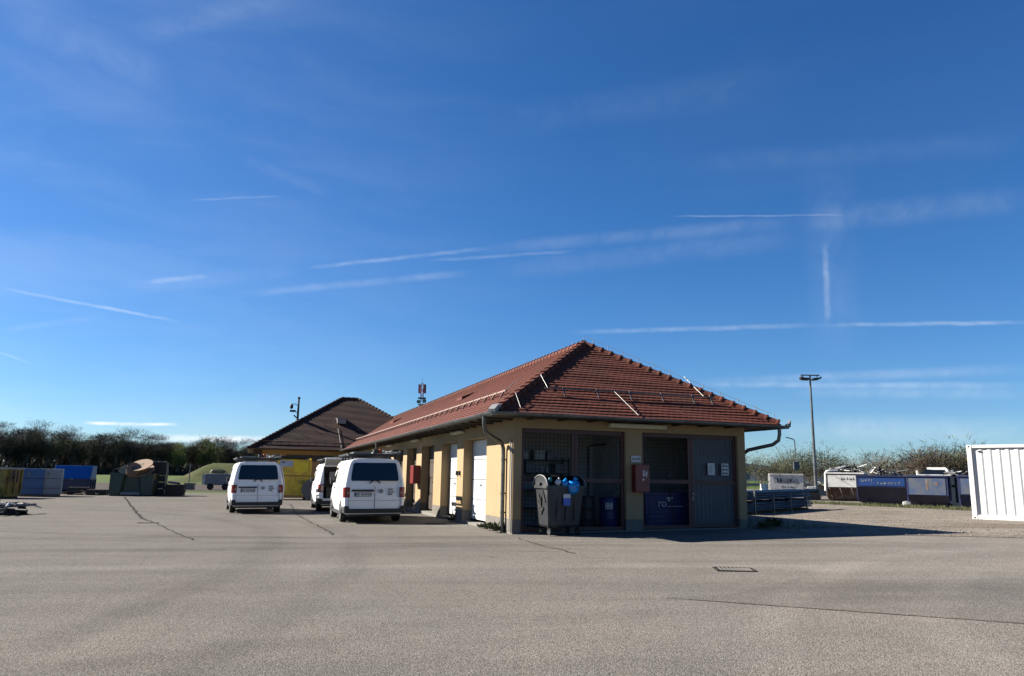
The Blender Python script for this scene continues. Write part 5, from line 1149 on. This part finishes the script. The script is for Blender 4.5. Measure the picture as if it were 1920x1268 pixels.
# camera mast behind the house hip
mx, my = -15.50, 54.6; cm = thing('camera_mast', 'slim dark mast with two cameras standing on the house roof', 'mast', (mx, my, 0))
zt = 7.0
mb = MB(); mb.tube((0, 0, 4.9), (0, 0, zt), .085, 10, .06); mb.build('pole', MT['scrapd'], cm); mb = MB(); mb.tube((0, 0, zt-.1), (0, 0, zt+.02), .10, 10); mb.build('cap', MT['scrapd'], cm)
for z, dx, kind in ((zt-.5, -.42, 0), (zt-1.05, -.30, 1)):
    mb = MB(); mb.pipe([(0, 0, z-.12), (dx*.5, 0, z), (dx, 0, z+.02)], .028, 6); arm = mb.build('camera_arm', MT['scrapd'], cm); mb = MB()
    if kind == 0: mb.lathe([(0, z-.36), (.08, z-.33), (.12, z-.24), (.12, z-.08), (.07, z), (0, z+.03)], (dx-.08, 0, 0), 12)
    else: mb.box(dx-.28, dx+.1, -.09, .09, z-.02, z+.12)
    mb.build('camera', MT['scrapd'], arm)
mb = MB(); mb.pipe([(0, 0, zt-1.5), (-.15, 0, zt-1.45), (-.28, 0, zt-1.3)], .05, 6); mb.build('cable_loop', MT['scrapd'], cm)
# telecom tower far away
tw = thing('telecom_tower', 'distant red and white lattice telecom tower with antenna panels', 'tower', (-35.8, 300, 0)); mb = MB(); red = MB()
for i in range(19):
    z0, z1 = i*2.0, (i+1)*2.0; w0, w1 = 1.9-.055*i, 1.9-.055*(i+1); tgt = red if (i//2) % 2 == 0 else mb
    C4 = [(-1, -1), (1, -1), (1, 1), (-1, 1)]
    for (a, b_), (c_, d_) in zip(C4, C4[1:]+C4[:1]):
        tgt.bar((a*w0/2, b_*w0/2, z0), (a*w1/2, b_*w1/2, z1), .16, .16); tgt.bar((a*w0/2, b_*w0/2, z0), (c_*w1/2, d_*w1/2, z1), .09, .09); tgt.bar((c_*w0/2, d_*w0/2, z0), (a*w1/2, b_*w1/2, z1), .09, .09)
mb.build('white_lattice', MT['whitesk'], tw); MT['towerred'] = pm('tower_red', (.55, .03, .025), .5, k=.8); red.build('red_lattice', MT['towerred'], tw)
for i in range(6): a = 2*pi*i/6+.3; mb = MB(); mb.box(1.35*cos(a)-.2, 1.35*cos(a)+.2, 1.35*sin(a)-.2, 1.35*sin(a)+.2, 33.8, 37.4); mb.build('antenna_panel', [MT['scrapd'], MT['whitesk'], MT['towerred']][i % 3], tw)
mb = MB(); mb.box(-1.5, 1.6, -1.3, 1.3, 31.6, 32.0); mb.box(-1.3, 1.4, -1.2, 1.2, 29.0, 29.3); mb.build('platform', MT['scrapd'], tw)
for z, x in ((30.6, 1.2), (30.3, -1.2), (27.2, 1.0), (26.6, -1.1)): mb = MB(); mb.tube((x, -1.2, z), (x, -.8, z), .75, 14); mb.build('dish', MT['greybox'], tw)
mb = MB(); mb.tube((0, 0, 37.5), (0, 0, 40.0), .06, 6); mb.build('lightning_rod', MT['scrapd'], tw)
# ------------------------------------------------------------------ trees, mound, verge, far hill
MT['bark'] = pm('bark', (.13, .11, .09), .95, var=.35, scale=2, k=.8)
def foliage(name, c, var=.4, sc_=.35):
    m, nt, b_ = base_mat(name, .85, 0, .15)
    oi = nd(nt, 'ShaderNodeObjectInfo').outputs['Random']
    f = mth(nt, 'MULTIPLY', maprange(nt, noise(nt, wpos(nt), sc_, 4), .3, .7, 1-var, 1+var), maprange(nt, oi, 0, 1, .75, 1.25))
    nt.links.new(mix(nt, 1, sc(c, .56), gray(nt, f), 'MULTIPLY'), b_.inputs['Base Color']); return m
MT['twig'] = foliage('twig_brown', (.060, .056, .046)); MT['twigg'] = foliage('twig_olive', (.085, .085, .045)); MT['leafy'] = foliage('young_leaf', (.14, .17, .045)); MT['leafl'] = foliage('fresh_leaf', (.21, .25, .05)); MT['twigr'] = foliage('twig_reddish', (.085, .062, .05)); MT['silver'] = foliage('silver_twig', (.22, .21, .17))
def tree_proto(name, h, seed, spread, n_twig, n_leaf, tm, lm, trunk_r=.16, crown_base=.35, tl=1.3, tw=.05, ls=.16, limbs=7, upright=.7, bushy=False):
    rnd = random.Random(seed); root = bpy.data.objects.new(name, None); COL.objects.link(root); root.empty_display_size = .5
    mb = MB(); bend = [Vector((rnd.uniform(-.25, .25)*i, rnd.uniform(-.25, .25)*i, h*.9*i/5)) for i in range(6)]
    tips = []
    if not bushy: mb.pipe(bend, [trunk_r*(1-.16*i) for i in range(6)], 7)
    for i in range(limbs):
        f = rnd.uniform(crown_base*.8, .85) if not bushy else rnd.uniform(0, .08); k = int(f*5); p = bend[k].lerp(bend[min(k+1, 5)], f*5-k) if not bushy else Vector((rnd.uniform(-.4, .4), rnd.uniform(-.4, .4), 0)); a = rnd.uniform(0, 2*pi)
        L = h*rnd.uniform(.25, .5) if not bushy else h*rnd.uniform(.6, .95); d = Vector((cos(a)*spread, sin(a)*spread, upright)).normalized(); m = p + d*L*.55 + Vector((0, 0, .05*L)); e = m + (d + Vector((rnd.uniform(-.4, .4), rnd.uniform(-.4, .4), .35))).normalized()*L*.5
        mb.pipe([p, m, e], [trunk_r*.45, trunk_r*.3, trunk_r*.12], 5); tips += [(m, L*.45), (e, L*.4), (m.lerp(e, .5), L*.4)]
        for j in range(3):
            q = p.lerp(e, rnd.uniform(.4, .95)); e2 = q + Vector((rnd.uniform(-1, 1), rnd.uniform(-1, 1), rnd.uniform(.2, 1.1))).normalized()*L*.4; mb.pipe([q, e2], [trunk_r*.16, trunk_r*.06], 4); tips.append((e2, L*.3))
    if not bushy: tips += [(bend[5], h*.12), (bend[4], h*.15)]
    mb.build('trunk', MT['bark'], root)
    cr = MB()
    for i in range(n_twig):
        c, R = rnd.choice(tips); a = rnd.uniform(0, 2*pi); rr = R*rnd.random()**.6; ph = rnd.uniform(-.6, 1)
        p = c + Vector((cos(a)*rr, sin(a)*rr, rr*ph*.8)); p.z = max(p.z, .1); l = tl*rnd.uniform(.4, 1.2); d = Vector((cos(a)*.7+rnd.uniform(-.5, .5), sin(a)*.7+rnd.uniform(-.5, .5), rnd.uniform(.1, 1.3))).normalized()
        s = d.cross(Vector((rnd.uniform(-1, 1), rnd.uniform(-1, 1), .3))).normalized()*tw*rnd.uniform(.5, 1); cr.add([p-s, p+s, p+d*l], [(0, 1, 2)])
    for i in range(n_leaf):
        c, R = rnd.choice(tips); a = rnd.uniform(0, 2*pi); rr = R*rnd.random()**.5*1.1; ph = rnd.uniform(-.8, 1)
        p = c + Vector((cos(a)*rr, sin(a)*rr, rr*ph)); p.z = max(p.z, .15); u = Vector((rnd.uniform(-1, 1), rnd.uniform(-1, 1), rnd.uniform(-1, 1))).normalized(); v = u.cross(Vector((rnd.uniform(-1, 1), rnd.uniform(-1, 1), rnd.uniform(-1, 1)))).normalized(); s = ls*rnd.uniform(.5, 1.2)
        cr.add([p-u*s, p+v*s*.6, p+u*s, p-v*s*.6], [(0, 1, 2, 3)], 1)
    cr.build('crown', [tm, lm], root); return root
bare = [tree_proto('bare_tree', 13.5, 30+i, .42, 2700, 0, [MT['twig'], MT['twigg'], MT['twig']][i], MT['leafy'], .17, .22, 1.3, .055, limbs=14, upright=.95) for i in range(3)]
budd = [tree_proto('budding_tree', 11, 40+i, .6, 900, 900, MT['twigg'], MT['leafy'], .17, .28, 1.3, .05, .17, 10) for i in range(2)]
leaf = tree_proto('leafing_tree', 10.5, 50, .6, 500, 2600, MT['twigg'], MT['leafl'], .2, .25, 1.1, .05, .2, 11)
bush = [tree_proto('field_shrub', 5.0, 60+i, .55, 1300, 300 if i else 60, [MT['twigr'], MT['twigg'], MT['twigg']][i], MT['leafy'], .09, .1, .75, .03, .10, 12, .8, True) for i in range(3)]
pale = tree_proto('field_shrub', 5.0, 70, .5, 1500, 350, MT['silver'], MT['leafl'], .09, .1, 1.0, .03, .10, 12, .9, True)
lone = tree_proto('bare_fruit_tree', 5.4, 80, .8, 420, 0, MT['twig'], MT['leafy'], .13, .25, .9, .03, limbs=12, upright=.6)
used = set()
def plant(proto, x, y, s, rz, label, cat, group):
    if proto.name in used: o = copy_tree(proto, (0, 0, 0), 0)
    else: o = proto; used.add(proto.name)
    o.location = (x, y, g(x, y)-.1); o.rotation_euler = (0, 0, rz); o.scale = (s*1.05, s*1.05, s); tag(o, label, cat, group); return o
rnd = random.Random(77)
# the wood beyond the yard: its edge runs from near-left to farther right
def edge(f): return -178+f*125, 222+f*120
n = 46
for row in range(4):
    for i in range(n):
        f = (i+.5+rnd.uniform(-.4, .4))/n; x, y = edge(f); y += row*7+rnd.uniform(-3, 3); x -= row*1.5
        sc_ = (.87-.10*f)*rnd.uniform(.84, 1.10)*(1+.02*row)
        if f > .42 and rnd.random() < .5 or rnd.random() < .12: pr = rnd.choice(budd); lab = 'greenish budding tree in the wood edge beyond the yard'; gp = 'budding trees of the wood'; sc_ *= 1.05
        else: pr = rnd.choice(bare); lab = 'bare dark tree in the wood edge beyond the yard'; gp = 'bare trees of the wood'
        plant(pr, x, y, sc_, rnd.uniform(0, 6.3), lab, 'tree', gp)
plant(leaf, -112.5, 281, 1.12, 1, 'bright green leafing tree standing out at the right of the wood', 'tree', None)
plant(leaf, -121, 277, .95, 3, 'duller green leafing tree left of the bright green one', 'tree', None)
# undergrowth of the wood: an uncountable tangle
mb = MB()
for i in range(13000):
    f = rnd.random(); x, y = edge(f); y += rnd.uniform(-6, 26); x += rnd.uniform(-3, 3); p = Vector((x, y, g(x, y)-.1)); a = rnd.uniform(0, 6.3); hgt = rnd.uniform(.8, 4.6)*rnd.random()**.5; w_ = rnd.uniform(.08, .34)
    mb.add([p+Vector((w_*cos(a), w_*sin(a), 0)), p-Vector((w_*cos(a), w_*sin(a), 0)), p+Vector((rnd.uniform(-1, 1), rnd.uniform(-1, 1), hgt))], [(0, 1, 2)])
tag(mb.build('undergrowth', MT['twig']), 'dark tangled undergrowth at the foot of the wood', 'undergrowth', kind='stuff')
mb = MB()
for i in range(900):       # the depth of the wood behind the trees that can be told apart
    f = rnd.uniform(-.05, 1.1); x, y = edge(f); y += 30+rnd.uniform(0, 40); hgt = rnd.uniform(7, 10.5)*(1-.1*f); p = Vector((x, y, 0)); w_ = rnd.uniform(.1, .25)
    mb.tube(p, p+Vector((rnd.uniform(-.6, .6), 0, hgt)), w_, 4, .03, caps=False)
    for k in range(26):
        z = hgt*rnd.uniform(.03, .9); q = p+Vector((rnd.uniform(-1.6, 1.6), rnd.uniform(-1.5, 1.5), z)); s = rnd.uniform(.12, .4); d = Vector((rnd.uniform(-.6, .6), rnd.uniform(-.6, .6), 1))*rnd.uniform(.8, 2.2); mb.add([q+Vector((s, 0, 0)), q-Vector((s, 0, 0)), q+d], [(0, 1, 2)])
tag(mb.build('wood_interior', MT['twig']), 'dense dark interior of the wood behind its edge trees', 'wood', kind='stuff')
mb = MB()
for i in range(420):       # the wood carries on behind the buildings
    x, y = rnd.uniform(-62, 82), 262+rnd.uniform(0, 34); hgt = rnd.uniform(6, 10); p = Vector((x, y, 0)); mb.tube(p, p+Vector((rnd.uniform(-.6, .6), 0, hgt)), rnd.uniform(.1, .25), 4, .03, caps=False)
    for k in range(34):
        q = p+Vector((rnd.uniform(-1.8, 1.8), rnd.uniform(-1.5, 1.5), hgt*rnd.uniform(.03, .95))); s = rnd.uniform(.12, .4); d = Vector((rnd.uniform(-.6, .6), rnd.uniform(-.6, .6), 1))*rnd.uniform(.8, 2.2); mb.add([q+Vector((s, 0, 0)), q-Vector((s, 0, 0)), q+d], [(0, 1, 2)])
tag(mb.build('wood_interior', MT['twigg']), 'far wood that carries on behind the garage and the house', 'wood', kind='stuff')
# trees and shrubs right of the garage
SH = 'shrubs and trees beyond the yard on the right'
for x, y, s, pr, lab in ((33.5, 113, 1.18, budd[0], 0), (36, 116, .62, budd[1], 0), (39.5, 118, .98, bush[1], 0), (42.5, 116, .92, bush[2], 0), (46, 117, 1.22, bush[1], 0), (48, 119, 1.12, bush[2], 0), (51, 117, 1.05, bush[1], 0), (53, 121, .9, bush[0], 0), (44, 121, .95, pale, 0), (55.5, 124, .8, bush[2], 0)):
    if pr in budd: s *= .45
    plant(pr, x, y, s, rnd.uniform(0, 6), 'greenish shrub in the belt between garage and floodlight mast', 'shrub', SH)
for x, y, s in ((62, 131, .95), (64.5, 132, 1.0), (67, 130, 1.05), (58, 133, .8), (70, 134, .95)): plant(pale, x, y, s, rnd.uniform(0, 6), 'pale silvery shrub behind the rusty white skip', 'shrub', 'pale shrubs behind the rusty skip')
plant(lone, 52.0, 107, 1.05, .6, 'bare fruit tree with fine grey branches behind the lettered navy skip', 'tree', None)
plant(lone, 56.5, 109, .82, 2.6, 'lower bare tree right of the fruit tree, behind the navy skips', 'tree', None)
for i in range(26): plant(rnd.choice([bush[0], bush[0], bush[2]]), 47.5+i*.85+rnd.uniform(-.4, .4), 88+rnd.uniform(-3, 5)-.15*i, (.80+.22*sin(pi*min(1, max(0, (i+2)/13))))*rnd.uniform(.85, 1.1), rnd.uniform(0, 6), 'reddish brown bare shrub in the thicket behind the faded navy skips', 'shrub', 'thicket behind the navy skips')
plant(bush[1], 50.5, 86.5, 1.12, 1, 'light green shrub rising highest from the brown thicket', 'shrub', None)
for i in range(10): plant(rnd.choice(bush[:2]), 70+i*3.2, 92+rnd.uniform(-4, 4), rnd.uniform(.75, 1.0), rnd.uniform(0, 6), 'brown shrub hidden behind the white container', 'shrub', 'shrubs behind the container')
for i in range(16): plant(rnd.choice([bush[0], bush[2]]), 30+i*2.6, 136+rnd.uniform(-4, 5), rnd.uniform(.6, .85), rnd.uniform(0, 6), 'dark low shrub at the back of the belt beyond the road', 'shrub', 'low shrubs beyond the road')
# grass mound
mb = MB(); N, Mm = 40, 16; vs, fs = [], []
for j in range(Mm+1):
    for i in range(N+1):
        x = -64+36*i/N; y = 118+24*j/Mm; fx = min(1, max(0, (x+55.5)/5.5))*(1-sst(-34, -28.5, x)); fy = sst(118, 127, y)*(1-sst(134, 142, y)); vs.append((x, y, g(x, y)-.05+3.15*fx*fy))
for j in range(Mm):
    for i in range(N): a = j*(N+1)+i; fs.append((a, a+1, a+N+2, a+N+1))
mb.add(vs, fs, 0, True); structure(mb.build('grass_mound', MT['mound']))
# verge in front of the skips on the right, and grass tufts in the field
mb = MB()
for i in range(5200):
    u = rnd.random(); x = 15.5+u*6.5+rnd.uniform(-.5, .5); y = 45.5-u*12.5+rnd.gauss(0, .55); L = rnd.uniform(.05, .22); a = rnd.uniform(0, 6.3); w_ = .012; p = Vector((x, y, g(x, y)-.01))
    mb.add([p+Vector((w_*cos(a), w_*sin(a), 0)), p-Vector((w_*cos(a), w_*sin(a), 0)), p+Vector((rnd.uniform(-.08, .08), rnd.uniform(-.08, .08), L))], [(0, 1, 2)])
tag(mb.build('grass_verge', MT['verge'] if 'verge' in MT else pm('verge_grass', (.15, .17, .06), .9, var=.4, scale=3)), 'rough grass verge in front of the navy skips', 'grass', kind='stuff')
mb = MB()
for i in range(2200):      # loose stones on the gravel
    y = 17.5+rnd.random()**1.6*20; x = gx0(y)+rnd.random()**1.3*16; r = rnd.uniform(.008, .024); p = Vector((x, y, g(x, y)+.002))
    mb.add([p+Vector((-r, -r, 0)), p+Vector((r, -r*.8, 0)), p+Vector((r*.7, r, 0)), p+Vector((-r, r*.8, 0)), p+Vector((0, 0, r*1.1))], [(0, 1, 4), (1, 2, 4), (2, 3, 4), (3, 0, 4)])
tag(mb.build('gravel_stones', MT['concrete']), 'loose stones scattered over the gravel yard', 'stones', kind='stuff')
# far wooded hill, with the blue haze of distance put into its colour
mb = MB(); vs, fs = [], []; N = 60
for j in range(7):
    for i in range(N+1):
        x = 500+2600*i/N; y = 2300+j*200; p_ = 1-abs(j-3)/3; hh = (60+12*sin(i*.7)+8*sin(i*1.9+j))*exp_ if False else (58*math.exp(-((x-900)/330)**2)+46*math.exp(-((x-1700)/500)**2)+5*sin(i*.9))*p_; vs.append((x, y, max(-1, hh)))
for j in range(6):
    for i in range(N): a = j*(N+1)+i; fs.append((a, a+1, a+N+2, a+N+1))
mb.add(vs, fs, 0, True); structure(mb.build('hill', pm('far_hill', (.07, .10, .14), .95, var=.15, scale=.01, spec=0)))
